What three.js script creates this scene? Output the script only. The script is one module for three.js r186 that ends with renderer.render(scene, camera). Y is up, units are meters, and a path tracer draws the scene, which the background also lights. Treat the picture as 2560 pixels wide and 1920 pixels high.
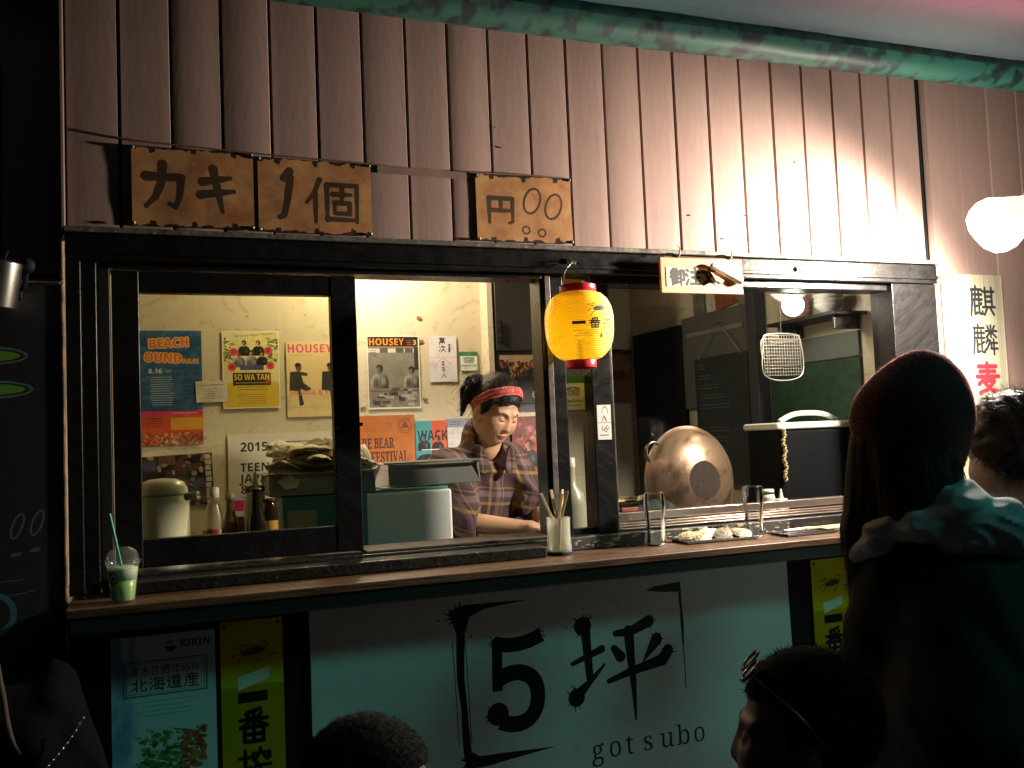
import * as THREE from 'three';
import { RoundedBoxGeometry } from 'three/addons/geometries/RoundedBoxGeometry.js';
import { mergeGeometries, toCreasedNormals } from 'three/addons/utils/BufferGeometryUtils.js';
import { ImprovedNoise } from 'three/addons/math/ImprovedNoise.js';
import { RectAreaLightUniformsLib } from 'three/addons/lights/RectAreaLightUniformsLib.js';

// ---------- camera, sky, moon, exposure ----------
const D = Math.PI / 180;
const scene = new THREE.Scene();
const camera = new THREE.PerspectiveCamera(44.78, 1024 / 768, 0.05, 200);
camera.position.set(0, 1.45, 2.5);
camera.rotation.order = 'YXZ';
camera.rotation.set(3.359 * D, -21.342 * D, -2.383 * D);
const renderer = new THREE.WebGLRenderer({ antialias: true });
renderer.toneMapping = THREE.LinearToneMapping;
renderer.toneMappingExposure = 1;
renderer.shadowMap.enabled = true;
RectAreaLightUniformsLib.init();
{
  const d = new Float32Array(64 * 32 * 4);                       // an even, overcast city night
  for (let i = 0; i < 64 * 32; i++) d.set([0.0055, 0.0057, 0.0065, 1], i * 4);
  const t = new THREE.DataTexture(d, 64, 32, THREE.RGBAFormat, THREE.FloatType);
  t.mapping = THREE.EquirectangularReflectionMapping; t.magFilter = THREE.LinearFilter; t.needsUpdate = true;
  scene.background = t; scene.environment = t;
}
const moon = new THREE.DirectionalLight(0xcfd8ff, 0.006);
moon.name = 'moon_light'; moon.position.set(-6, 12, 9); moon.castShadow = true; moon.shadow.radius = 20;
scene.add(moon, moon.target);

// ---------- helpers ----------
const V = (x, y, z) => new THREE.Vector3(x, y, z);
let sd = 7;
const rnd = (a = 0, b = 1) => { sd = (sd + 0x6d2b79f5) | 0; let t = Math.imul(sd ^ (sd >>> 15), 1 | sd); t = (t + Math.imul(t ^ (t >>> 7), 61 | t)) ^ t; return a + (b - a) * (((t ^ (t >>> 14)) >>> 0) / 4294967296); };
const IN = new ImprovedNoise();
const noise = (x, y = 0, z = 0) => IN.noise(x, y, z);
const fbm = (x, y, z = 0, o = 4) => { let s = 0, a = 1, n = 0; for (let i = 0; i < o; i++) { s += a * noise(x, y, z + i * 7.3); n += a; x *= 2; y *= 2; z *= 2; a *= 0.5; } return s / n; };
const clamp = (x, a = 0, b = 1) => Math.min(b, Math.max(a, x));
const sstep = (a, b, x) => { const t = clamp((x - a) / (b - a)); return t * t * (3 - 2 * t); };
const mixc = (a, b, t) => a.map((v, i) => v + (b[i] - v) * t);
const lin = (r, g, b) => new THREE.Color().setRGB(r, g, b);
function M(c, rough = 0.7, o = {}) {
  return new THREE.MeshPhysicalMaterial({ color: Array.isArray(c) ? lin(...c) : new THREE.Color(c), roughness: rough, side: THREE.DoubleSide, ...o });
}
function dataTex(w, h, f, rep = 1) {                              // linear colour per texel
  const d = new Uint8Array(w * h * 4);
  for (let y = 0; y < h; y++) for (let x = 0; x < w; x++) {
    const c = f(x / w, y / h); const i = (y * w + x) * 4;
    for (let k = 0; k < 3; k++) d[i + k] = clamp(Array.isArray(c) ? c[k] : c) * 255;
    d[i + 3] = 255;
  }
  const t = new THREE.DataTexture(d, w, h); t.wrapS = t.wrapT = THREE.RepeatWrapping; t.magFilter = THREE.LinearFilter; t.repeat.set(rep, rep); t.needsUpdate = true;
  return t;
}
const ring = (u, v, f, s) => { const a = u * 6.2832, b = v * 6.2832; return [Math.cos(a) * f, Math.sin(a) * f + Math.cos(b) * f * 1.3, Math.sin(b) * f * 1.3 + s]; };   // seamless noise coordinates
const tile = (u, v, f, s = 0, o = 4) => fbm(...ring(u, v, f, s), o);
function canvasTex(w, h, draw) {
  const c = document.createElement('canvas'); c.width = w; c.height = h;
  const g = c.getContext('2d'); g.lineCap = 'round'; g.lineJoin = 'round'; draw(g, w, h);
  const t = new THREE.CanvasTexture(c); t.colorSpace = THREE.SRGBColorSpace; t.magFilter = THREE.LinearFilter; return t;
}
const used = {};
function numbered(n) { if (used[n] === undefined) { used[n] = 0; return n; } used[n]++; return n + '_' + String(used[n]).padStart(3, '0'); }
function tag(o, label, category, group) { o.userData.label = label; o.userData.category = category; if (group) o.userData.group = group; return o; }
function mesh(name, geo, mat, parent) { const m = new THREE.Mesh(geo, mat); m.name = name; m.castShadow = m.receiveShadow = true; if (parent) parent.add(m); return m; }
function part(name, geo, mat, parent, p, r) { const m = mesh(name, geo, mat, parent); if (p) m.position.set(...p); if (r) m.rotation.set(...r); return m; }
function thing(name, label, category, p = [0, 0, 0], turn = 0, group) { const o = new THREE.Group(); o.name = numbered(name); o.position.set(...p); o.rotation.y = turn; scene.add(o); return tag(o, label, category, group); }
function single(name, label, category, geo, mat, p, r, group) { const m = part(numbered(name), geo, mat, scene, p, r); return tag(m, label, category, group); }
function struct(name, geo, mat, p, r) { const m = part(name, geo, mat, scene, p, r); m.userData.kind = 'structure'; return m; }
function boxUV(g, s = 1) {                                        // uv in metres by the axis a face points along
  const p = g.attributes.position, n = g.attributes.normal, uv = new Float32Array(p.count * 2);
  for (let i = 0; i < p.count; i++) {
    const ax = Math.abs(n.getX(i)), ay = Math.abs(n.getY(i)), az = Math.abs(n.getZ(i));
    const [u, v] = az >= ax && az >= ay ? [p.getX(i), p.getY(i)] : ax >= ay ? [p.getZ(i), p.getY(i)] : [p.getX(i), p.getZ(i)];
    uv[i * 2] = u * s; uv[i * 2 + 1] = v * s;
  }
  g.setAttribute('uv', new THREE.BufferAttribute(uv, 2)); return g;
}
function box(w, h, d, b = 0.002) { return boxUV(new RoundedBoxGeometry(w, h, d, 2, Math.min(b, w / 2.1, h / 2.1, d / 2.1))); }
function boxAt(x0, x1, y0, y1, z0, z1, b) { return box(x1 - x0, y1 - y0, z1 - z0, b).translate((x0 + x1) / 2, (y0 + y1) / 2, (z0 + z1) / 2); }
function lathe(pts, n = 40) { return new THREE.LatheGeometry(pts.map(p => new THREE.Vector2(...p)), n); }
function tube(pts, r, seg = 40, rs = 8) { return new THREE.TubeGeometry(new THREE.CatmullRomCurve3(pts.map(p => V(...p))), seg, r, rs); }
function sheet(w, h, bend = 0, nx = 10, ny = 10, thick = 0.0006, seed = 0) {       // a sheet of paper with two faces, gently wavy
  const front = new THREE.PlaneGeometry(w, h, nx, ny), f = front.attributes.position;
  for (let i = 0; i < f.count; i++) f.setZ(i, bend * (0.5 + fbm(f.getX(i) * 6 + seed, f.getY(i) * 6, seed, 2)));
  front.computeVertexNormals();
  const back = front.clone(), b = back.attributes.position; for (let i = 0; i < b.count; i++) b.setZ(i, b.getZ(i) - thick);
  const ix = back.index.array; for (let i = 0; i < ix.length; i += 3) [ix[i], ix[i + 1]] = [ix[i + 1], ix[i]];
  back.computeVertexNormals();
  return mergeGeometries([front, back]);
}
// naive surface nets: a smooth mesh of the zero set of a distance function
function surf(sdf, lo, hi, cell, uvf, colf) {
  const n = [0, 1, 2].map(i => Math.ceil((hi[i] - lo[i]) / cell) + 1), [nx, ny, nz] = n, val = new Float32Array(nx * ny * nz);
  for (let k = 0, i = 0; k < nz; k++) for (let j = 0; j < ny; j++) for (let x = 0; x < nx; x++, i++) val[i] = sdf(lo[0] + x * cell, lo[1] + j * cell, lo[2] + k * cell);
  const at = new Int32Array(nx * ny * nz).fill(-1), pos = [], idx = [];
  const st = [1, nx, nx * ny], cor = []; for (let c = 0; c < 8; c++) cor.push((c & 1) + ((c >> 1) & 1) * nx + ((c >> 2) & 1) * nx * ny);
  const ed = [[0, 1], [2, 3], [4, 5], [6, 7], [0, 2], [1, 3], [4, 6], [5, 7], [0, 4], [1, 5], [2, 6], [3, 7]];
  for (let k = 0; k < nz - 1; k++) for (let j = 0; j < ny - 1; j++) for (let x = 0; x < nx - 1; x++) {
    const b = x + j * nx + k * nx * ny; let m = 0; for (let c = 0; c < 8; c++) if (val[b + cor[c]] < 0) m |= 1 << c;
    if (m === 0 || m === 255) continue;
    let s = [0, 0, 0], e = 0;
    for (const [p, q] of ed) { const a = val[b + cor[p]], d = val[b + cor[q]]; if ((a < 0) === (d < 0)) continue; const t = a / (a - d); for (let ax = 0; ax < 3; ax++) { const pa = (p >> ax) & 1, qa = (q >> ax) & 1; s[ax] += pa + (qa - pa) * t; } e++; }
    at[b] = pos.length / 3; pos.push(lo[0] + (x + s[0] / e) * cell, lo[1] + (j + s[1] / e) * cell, lo[2] + (k + s[2] / e) * cell);
  }
  for (let k = 1; k < nz - 1; k++) for (let j = 1; j < ny - 1; j++) for (let x = 1; x < nx - 1; x++) {
    const b = x + j * nx + k * nx * ny;
    for (let ax = 0; ax < 3; ax++) {
      const a = val[b] < 0, c = val[b + st[ax]] < 0; if (a === c) continue;
      const u = st[(ax + 1) % 3], v = st[(ax + 2) % 3], q = [at[b], at[b - u], at[b - u - v], at[b - v]]; if (q.some(i => i < 0)) continue;
      if (a) idx.push(q[0], q[1], q[2], q[0], q[2], q[3]); else idx.push(q[0], q[2], q[1], q[0], q[3], q[2]);
    }
  }
  const g = new THREE.BufferGeometry(), N = pos.length / 3, nor = new Float32Array(pos.length), uv = new Float32Array(N * 2), col = colf ? new Float32Array(pos.length) : null, h = cell * 0.6;
  for (let i = 0; i < N; i++) {
    const [x, y, z] = [pos[i * 3], pos[i * 3 + 1], pos[i * 3 + 2]];
    let a = sdf(x + h, y, z) - sdf(x - h, y, z), b = sdf(x, y + h, z) - sdf(x, y - h, z), c = sdf(x, y, z + h) - sdf(x, y, z - h); const l = Math.hypot(a, b, c) || 1;
    nor.set([a / l, b / l, c / l], i * 3); uv.set(uvf ? uvf(x, y, z) : [x, y], i * 2); if (col) col.set(colf(x, y, z), i * 3);
  }
  g.setAttribute('position', new THREE.Float32BufferAttribute(pos, 3)); g.setAttribute('normal', new THREE.BufferAttribute(nor, 3)); g.setAttribute('uv', new THREE.BufferAttribute(uv, 2));
  if (col) g.setAttribute('color', new THREE.BufferAttribute(col, 3)); g.setIndex(idx); return g;
}
const smin = (a, b, k) => { const h = clamp(0.5 + 0.5 * (b - a) / k); return b + (a - b) * h - k * h * (1 - h); };
const ell = (x, y, z, c, r) => { const a = (x - c[0]) / r[0], b = (y - c[1]) / r[1], d = (z - c[2]) / r[2], k0 = Math.hypot(a, b, d), k1 = Math.hypot(a / r[0], b / r[1], d / r[2]); return k1 < 1e-9 ? -Math.min(...r) : k0 * (k0 - 1) / k1; };
const cap = (x, y, z, a, b, ra, rb = ra) => { const bx = b[0] - a[0], by = b[1] - a[1], bz = b[2] - a[2], px = x - a[0], py = y - a[1], pz = z - a[2], t = clamp((px * bx + py * by + pz * bz) / (bx * bx + by * by + bz * bz || 1)); return Math.hypot(px - bx * t, py - by * t, pz - bz * t) - (ra + (rb - ra) * t); };

// ---------- hand-written characters, as strokes in a 100 x 100 square ----------
const way = '8,12 16,22;4,38 20,38 16,70;4,86 18,76 34,90 98,92', waterL = '10,12 20,20;4,38 14,46;4,92 20,64', deer = '24,2 26,10;6,12 48,12;10,12 8,60 2,94;12,28 48,28;22,20 22,44;36,20 36,44;12,44 48,44;18,52 18,90 28,86;18,66 28,64;36,50 36,88 48,90 48,82;46,56 36,64', rect = (a, b, c, d) => `${a},${b} ${c},${b} ${c},${d} ${a},${d} ${a},${b}`;
const K = {
  カ: '12,32 82,32 78,70 70,90 58,84;45,8 42,45 30,72 12,90', キ: '15,35 80,25;10,62 88,52;40,8 60,95',
  個: '28,5 18,35 5,55;20,35 20,95;40,15 40,92;40,15 92,15 92,92;40,88 92,88;50,35 82,35;66,22 66,52;' + rect(53, 53, 79, 75), 円: '15,15 15,90;15,15 85,15 85,85 75,90;50,15 50,52;15,52 85,52',
  一: '8,50 92,50', 番: '70,6 30,14;50,12 50,50;28,18 36,28;72,18 64,28;10,34 90,34;48,36 10,56;52,36 90,56;50,56 50,96;22,76 78,76;' + rect(22, 56, 78, 96),
  搾: '5,25 38,25;22,5 22,85 12,92;5,62 38,50;68,3 68,14;45,30 45,16 95,16 95,30;60,22 50,36;78,22 88,34;58,40 46,62;55,48 98,48;66,48 66,97;66,64 92,64;66,80 94,80', り: '30,12 26,60 36,56;68,8 70,55 46,94',
  北: '32,8 32,92;5,35 32,35;3,78 32,66;60,8 60,80 66,90 92,90 92,76;60,48 90,32', 海: waterL + ';42,6 30,28;40,16 94,16;44,32 36,84 86,84;44,32 88,32 84,95 76,90;28,58 98,58;62,38 58,52;60,64 56,78',
  道: way + ';42,4 48,14;78,4 70,16;32,20 96,20;62,20 58,30;44,48 84,48;44,62 84,62;' + rect(44, 32, 84, 78), 産: '50,2 50,12;18,14 84,14;34,18 38,28;66,18 60,28;12,32 92,32;18,32 16,70 6,94;42,40 34,56;36,50 86,50;60,38 60,92;36,70 84,70;26,92 96,92',
  名: '45,4 15,40;35,20 78,20 50,58 8,78;38,30 50,40;' + rect(38, 58, 82, 94), 水: '50,4 50,88 40,94;10,30 40,30 32,55 8,82;88,20 60,42;55,40 72,68 95,86', 百: '10,12 90,12;50,12 44,30;22,60 78,60;' + rect(22, 30, 78, 94),
  選: way + ';36,6 62,6 62,16 38,16 38,28 62,28;70,6 94,6 94,16 72,16 72,28 94,28;34,42 98,42;52,34 52,62;80,34 80,62;30,60 98,60;52,64 40,76;76,64 90,76', 仕: '28,5 18,35 5,55;20,35 20,95;60,8 60,86;36,36 96,36;42,88 92,88',
  込: way + ';66,10 60,40 38,72;62,32 74,56 92,72', み: '20,20 50,18 30,62 14,76 10,62 30,52 60,60 88,72;76,34 74,60 60,92',
  麒: deer + ';52,18 98,18;62,6 62,68;88,6 88,68;62,34 88,34;62,50 88,50;50,68 99,68;66,74 56,92;82,74 94,92', 麟: deer + ';75,4 75,42;54,22 98,22;62,6 66,16;90,6 84,16;74,24 56,42;76,24 96,42;62,46 54,60;60,52 72,52 60,72 52,82;84,48 84,96;74,60 98,60;74,60 74,78;72,78 99,78',
  麦: '15,12 85,12;20,28 80,28;8,44 94,44;50,2 50,44;42,46 14,68;34,58 76,58 50,84 16,96;36,64 62,86 94,96', 酒: waterL + ';34,12 98,12;58,12 54,46 46,58;74,12 74,50 86,54;42,70 90,70;' + rect(38, 30, 94, 94),
  ミ: '25,15 75,25;25,42 72,52;20,70 80,88', ス: '18,18 78,18 55,55 15,88;55,55 88,88', テ: '25,15 75,15;10,40 90,40;52,40 45,70 28,92', ィ: '70,40 45,65;60,52 60,95', ー: '10,50 90,50', ン: '15,22 35,38;15,88 55,72 88,32',
  ジ: '15,15 35,25;10,40 30,50;12,90 55,72 82,40;68,8 76,22;82,4 90,18', ャ: '20,55 80,45 68,65;38,38 52,95', パ: '35,25 25,60 8,85;60,25 75,55 90,85;80,8 92,14 84,22 78,12', '・': '48,48 52,52', 八: '40,20 30,55 8,88;58,18 72,58 95,86',
  ま: '18,20 82,20;20,42 80,42;52,4 52,78 36,92 18,80 34,68 60,74 86,90', る: '22,12 74,12 22,60 56,46 82,62 70,88 42,92 38,76 56,78', 次: '10,20 22,32;8,80 26,56;50,8 36,36;46,22 92,22 84,38;66,24 58,62 32,92;62,56 94,92',
  萬: '8,16 92,16;34,4 34,26;66,4 66,26;50,30 50,90;22,46 78,46;14,96 14,68 86,68 86,92;' + rect(22, 30, 78, 60), 御: '26,6 8,28;28,26 6,50;20,44 20,94;46,6 36,24;40,18 64,18;32,34 68,34;50,20 50,78;50,56 66,56;38,50 38,80;30,84 68,76;74,14 74,96;74,14 94,14 94,66 84,66',
  注: waterL + ';62,4 70,14;40,24 96,24;44,54 92,54;66,24 66,90;34,90 99,90', 文: '50,4 50,16;10,20 90,20;70,24 50,64 12,94;28,24 52,66 92,94', 月: '30,8 28,60 16,92;30,8 78,8 78,88 68,90;30,34 78,34;30,58 78,58', 日: rect(24, 8, 76, 94) + ';24,50 76,50',
};
function glyph(g, ch, x, y, w, h, lw, brush = 0) {                 // brush > 0: pressure varies along a stroke
  const ss = (K[ch] || ch).split(';').map(s => s.trim().split(' ').map(p => p.split(',').map(Number)));
  for (const s of ss) {
    const P = s.map(([a, b]) => [x + a / 100 * w, y + b / 100 * h]);
    if (!brush) { g.lineWidth = lw; g.beginPath(); P.forEach((p, i) => i ? g.lineTo(...p) : g.moveTo(...p)); g.stroke(); continue; }
    let L = 0; const seg = P.slice(1).map((p, i) => { const l = Math.hypot(p[0] - P[i][0], p[1] - P[i][1]); L += l; return l; }); let run = 0;
    P.slice(1).forEach((p, i) => { const n = Math.ceil(seg[i] / (lw * 0.18)); for (let k = 0; k <= n; k++) { const t = k / n, q = (run + t * seg[i]) / L; const r = lw / 2 * (1 - brush * 0.75 * sstep(0.45, 1, q) + brush * 0.35 * Math.exp(-q * q * 60)); g.beginPath(); g.arc(P[i][0] + (p[0] - P[i][0]) * t, P[i][1] + (p[1] - P[i][1]) * t, Math.max(0.4, r), 0, 7); g.fill(); } run += seg[i]; });
  }
}
function glyphs(g, str, x, y, w, h, lw, dx, dy = 0, brush = 0) { [...str].forEach((c, i) => glyph(g, c, x + dx * i, y + dy * i, w, h, lw, brush)); }
function scribble(g, x, y, w, h, lines, color, lw = 1.5) { g.strokeStyle = color; g.lineWidth = lw; for (let i = 0; i < lines; i++) { const yy = y + h * (i + 0.5) / lines; let xx = x + rnd(0, w * 0.1); while (xx < x + w * rnd(0.85, 1)) { const l = rnd(2, 7); g.beginPath(); g.moveTo(xx, yy + rnd(-1, 1)); g.lineTo(xx + l, yy + rnd(-1, 1)); g.stroke(); xx += l + rnd(2, 4); } } }
function speck(g, w, h, n, cols, r0, r1, a = 0.3) { for (let i = 0; i < n; i++) { g.globalAlpha = a * rnd(0.3, 1); g.fillStyle = cols[Math.floor(rnd(0, cols.length))]; g.beginPath(); g.ellipse(rnd(0, w), rnd(0, h), rnd(r0, r1), rnd(r0, r1), rnd(0, 3), 0, 7); g.fill(); } g.globalAlpha = 1; }

// ---------- shared materials ----------
const tGrain = dataTex(256, 256, (u, v) => 0.80 + 0.14 * tile(u, v, 1.2, 3) + 0.10 * tile(u, v, 14, 9, 2) + rnd(-0.03, 0.03));
const tWood = dataTex(512, 256, (u, v) => { const g = fbm(u * 3, v * 46, 2, 4), k = fbm(u * 1.2, v * 6, 5, 3); return 0.72 + 0.26 * g + 0.2 * k + rnd(-0.02, 0.02); });
const tScuff = dataTex(512, 512, (u, v) => { const a = tile(u, v, 3, 1, 5), b = tile(u, v, 12, 4, 3); return clamp(0.55 + 0.5 * a + 0.35 * b + (b > 0.42 ? 0.4 : 0)); });
const tRough = dataTex(256, 256, (u, v) => 0.75 + 0.35 * tile(u, v, 4, 8, 4));
const darkWood = M([0.012, 0.0095, 0.008], 0.5, { map: tWood, bumpMap: tWood, bumpScale: 0.0012, specularIntensity: 0.7 });
const blackPaint = M([0.010, 0.0095, 0.010], 0.42, { specularIntensity: 0.55, map: tScuff, roughnessMap: tRough, bumpMap: tScuff, bumpScale: 0.0008 });
const steel = M([0.42, 0.42, 0.41], 0.32, { metalness: 1, roughnessMap: tRough });
const darkSteel = M([0.12, 0.115, 0.11], 0.35, { metalness: 1, roughnessMap: tRough });
const wornAlu = M([0.32, 0.28, 0.26], 0.38, { metalness: 0.9, map: tScuff });
const black = M([0.007, 0.007, 0.008], 0.7, { specularIntensity: 0.4 });
const glassPane = M([0.93, 0.95, 0.9], 0.02, { transmission: 1, thickness: 0, ior: 1.5 });
const clearGlass = M([0.97, 0.985, 0.97], 0.015, { transmission: 1, thickness: 0, ior: 1.5 });

// ================= SETTING =================
{
  const t = dataTex(512, 512, (u, v) => 0.6 + 0.3 * tile(u, v, 2.5, 2, 4) + 0.35 * rnd(-0.5, 0.5)); t.repeat.set(30, 30);
  struct('ground', new THREE.PlaneGeometry(80, 80).rotateX(-Math.PI / 2), M([0.05, 0.05, 0.052], 0.8, { map: t, bumpMap: t, bumpScale: 0.004 }), [0, 0, 0]);
}
// plaster inside, browned in patches by years of smoke
const plasterTex = dataTex(1024, 1024, (u, v) => {
  const a = tile(u, v, 1.6, 11, 5), b = tile(u, v, 5, 21, 4), streak = fbm(u * 60, v * 2.2, 4, 3), fine = rnd(-0.025, 0.025);
  let k = 0.93 + 0.10 * a + 0.05 * streak + fine; const st = sstep(0.12, 0.42, b + 0.35 * a);
  let c = mixc([k, k, k], [k * 0.86, k * 0.74, k * 0.58], st * 0.75); if (tile(u, v, 9, 33, 3) > 0.47) c = mixc(c, [0.42, 0.25, 0.15], 0.55); return c;
});
plasterTex.repeat.set(0.8, 0.8);
const plaster = M([0.60, 0.53, 0.40], 0.75, { map: plasterTex });
struct('back_wall', boxAt(-0.4, 1.37, 0, 2.45, -1.36, -1.29, 0.003), plaster);
struct('wall_return', boxAt(1.345, 1.372, 0, 2.45, -1.29, -1.20, 0.003), plaster);
struct('back_wall_right', boxAt(1.372, 2.6, 0, 2.45, -2.06, -2.0, 0.003), plaster);
struct('partition_wall', boxAt(1.30, 1.37, 0, 2.45, -2.0, -1.362, 0.002), plaster);
struct('side_wall', boxAt(2.47, 2.55, 0, 2.45, -2.0, -0.12, 0.003), plaster);
struct('left_inner_wall', boxAt(-0.46, -0.402, 0, 2.45, -1.29, -0.12, 0.003), plaster);
struct('ceiling', boxAt(-0.46, 2.6, 2.452, 2.52, -2.06, -0.04, 0.003), plaster);
struct('floor', boxAt(-0.46, 2.6, 0.004, 0.05, -2.0, -0.1, 0.002), M([0.1, 0.09, 0.08], 0.7));
struct('facade_core', boxAt(-0.46, 2.60, 2.0, 2.95, -0.10, -0.035, 0.002), black);
struct('facade_base', boxAt(-0.46, 2.60, 0.004, 1.06, -0.10, -0.03, 0.002), black);
struct('facade_left_core', boxAt(-0.46, -0.20, 1.0601, 1.9999, -0.10, -0.035, 0.002), black);

// ---- upper wall: upright painted boards, each slightly cupped, V-grooved ----
const boardTex = dataTex(512, 1024, (u, v) => { const g = fbm(u * 16, v * 2, 1, 3), p = tile(u, v, 2.5, 5, 4), f = tile(u, v, 11, 15, 3), d = f > 0.53 ? 0.6 : 1; const k = (0.90 + 0.03 * g + 0.10 * p + rnd(-0.045, 0.045)) * d; return [k, k * (0.985 + 0.03 * p), k * (0.98 - 0.05 * p)]; });
const boardBump = dataTex(256, 512, (u, v) => 0.5 + 0.3 * tile(u, v, 3, 2, 3));
boardTex.repeat.set(1, 0.7); boardBump.repeat.set(1, 0.7);
const boardMats = [[0.288, 0.198, 0.175], [0.274, 0.189, 0.168], [0.300, 0.206, 0.181], [0.282, 0.192, 0.173]].map(c => M(c, 0.40, { map: boardTex, bumpMap: boardBump, bumpScale: 0.0006, specularIntensity: 0.8 }));
function boardGeo(w, h, bulge, tilt, depth = 0.022) {
  const e = 0.0035, prof = [[0, -depth], [0, -0.009], [0.0008, -0.004], [e, 0]];
  for (let i = 1; i < 10; i++) { const t = i / 10; prof.push([e + (w - 2 * e) * t, bulge * 4 * t * (1 - t) + tilt * (t - 0.5) * 0.4]); }
  prof.push([w - e, 0], [w - 0.0008, -0.004], [w, -0.009], [w, -depth]);
  const pos = [], uv = [], R = 6, q = (a, b, c, d) => { for (const p of [a, b, c, a, c, d]) { pos.push(...p); uv.push(p[0] * 4, p[1]); } };
  for (let i = 0; i < prof.length - 1; i++) for (let j = 0; j < R; j++) { const [x0, z0] = prof[i], [x1, z1] = prof[i + 1], y0 = h * j / R, y1 = h * (j + 1) / R; q([x0, y0, z0], [x1, y0, z1], [x1, y1, z1], [x0, y1, z0]); }
  for (const y of [0, h]) for (let i = 0; i < prof.length - 1; i++) { const [x0, z0] = prof[i], [x1, z1] = prof[i + 1]; y ? q([x0, y, z0], [x1, y, z1], [x1, y, -depth], [x0, y, -depth]) : q([x0, y, -depth], [x1, y, -depth], [x1, y, z1], [x0, y, z0]); }
  const g = new THREE.BufferGeometry(); g.setAttribute('position', new THREE.Float32BufferAttribute(pos, 3)); g.setAttribute('uv', new THREE.Float32BufferAttribute(uv, 2)); g.computeVertexNormals();
  return toCreasedNormals(g, 0.6);
}
{
  const wall = thing('board_wall', 'mauve brown upright board wall above the serving window', 'wall', [-0.180, 2.012, 0]);
  const variants = []; for (let i = 0; i < 6; i++) variants.push(boardGeo(0.1215, 0.95, [0.0016, 0.0034, 0.0008, 0.0026, 0.0038, 0.0012][i], [0.002, -0.004, 0.003, -0.002, 0.001, 0.004][i]));
  const pick = [0, 2, 1, 4, 5, 0, 3, 5, 1, 2, 0, 5, 3, 2, 0, 5, 2, 0, 5, 2, 0, 2];
  for (let i = 0; i < 22; i++) part('board', variants[pick[i]], boardMats[Math.floor(rnd(0, 4))], wall, [i * 0.125, 0, rnd(-0.0012, 0.0012)], [0, rnd(-0.006, 0.006), 0]);
  part('edge_trim', boxAt(-0.013, -0.003, -0.02, 0.95, -0.03, 0.012, 0.003), boardMats[0], wall);
  // screws and a nail left in the boards
  for (const [x, y] of [[0.955, 2.36], [0.975, 2.30], [1.72, 2.06], [1.60, 2.13], [1.81, 2.14], [2.02, 2.33]]) part('nail_head', new THREE.SphereGeometry(0.0028, 8, 6), darkSteel, wall, [x + 0.18, y - 2.012, 0.004]);

  const wr = thing('side_board_wall', 'upright board wall beyond the window, behind the lettered board', 'wall', [2.605, 0, 0]);
  const vr = [0, 1, 2].map(i => boardGeo(0.1465, 3.0, [0.0012, 0.0006, 0.0016][i], 0.001));
  for (let i = 0; i < 9; i++) part('board', vr[i % 3], boardMats[(i * 3) % 4], wr, [i * 0.15, 0.01, 0]);
  struct('gap_backing', boxAt(2.60, 4.0, 0.004, 3.01, -0.10, -0.03, 0.002), black);

  const leftPaint = boardMats[1];
  const wl = thing('dark_wall', 'plain panel wall in shadow behind the black menu board', 'wall', [0, 0, 0]);
  part('panel', boxAt(-1.8, -0.33, 0.004, 3.0, -0.10, -0.04, 0.002), leftPaint, wl);
  part('panel', boxAt(-0.325, -0.196, 1.90, 3.0, -0.099, -0.026, 0.002), leftPaint, wl);
  part('panel', boxAt(-0.325, -0.196, 0.004, 1.895, -0.099, -0.030, 0.002), leftPaint, wl);
}
// ---- lintel ----
{
  const l = thing('lintel', 'black painted timber lintel with worn grey top ledge over the window', 'lintel', [0, 0, 0]);
  part('ledge', boxAt(-0.186, 2.585, 1.996, 2.010, -0.03, 0.042, 0.003), M([0.16, 0.15, 0.135], 0.45, { map: tScuff, bumpMap: tScuff, bumpScale: 0.002 }), l);
  part('beam', boxAt(-0.184, 2.583, 1.930, 1.9955, -0.09, 0.026, 0.004), blackPaint, l);
  part('moulding', boxAt(-0.184, 2.583, 1.944, 1.956, 0.0262, 0.032, 0.002), blackPaint, l);
}
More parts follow.
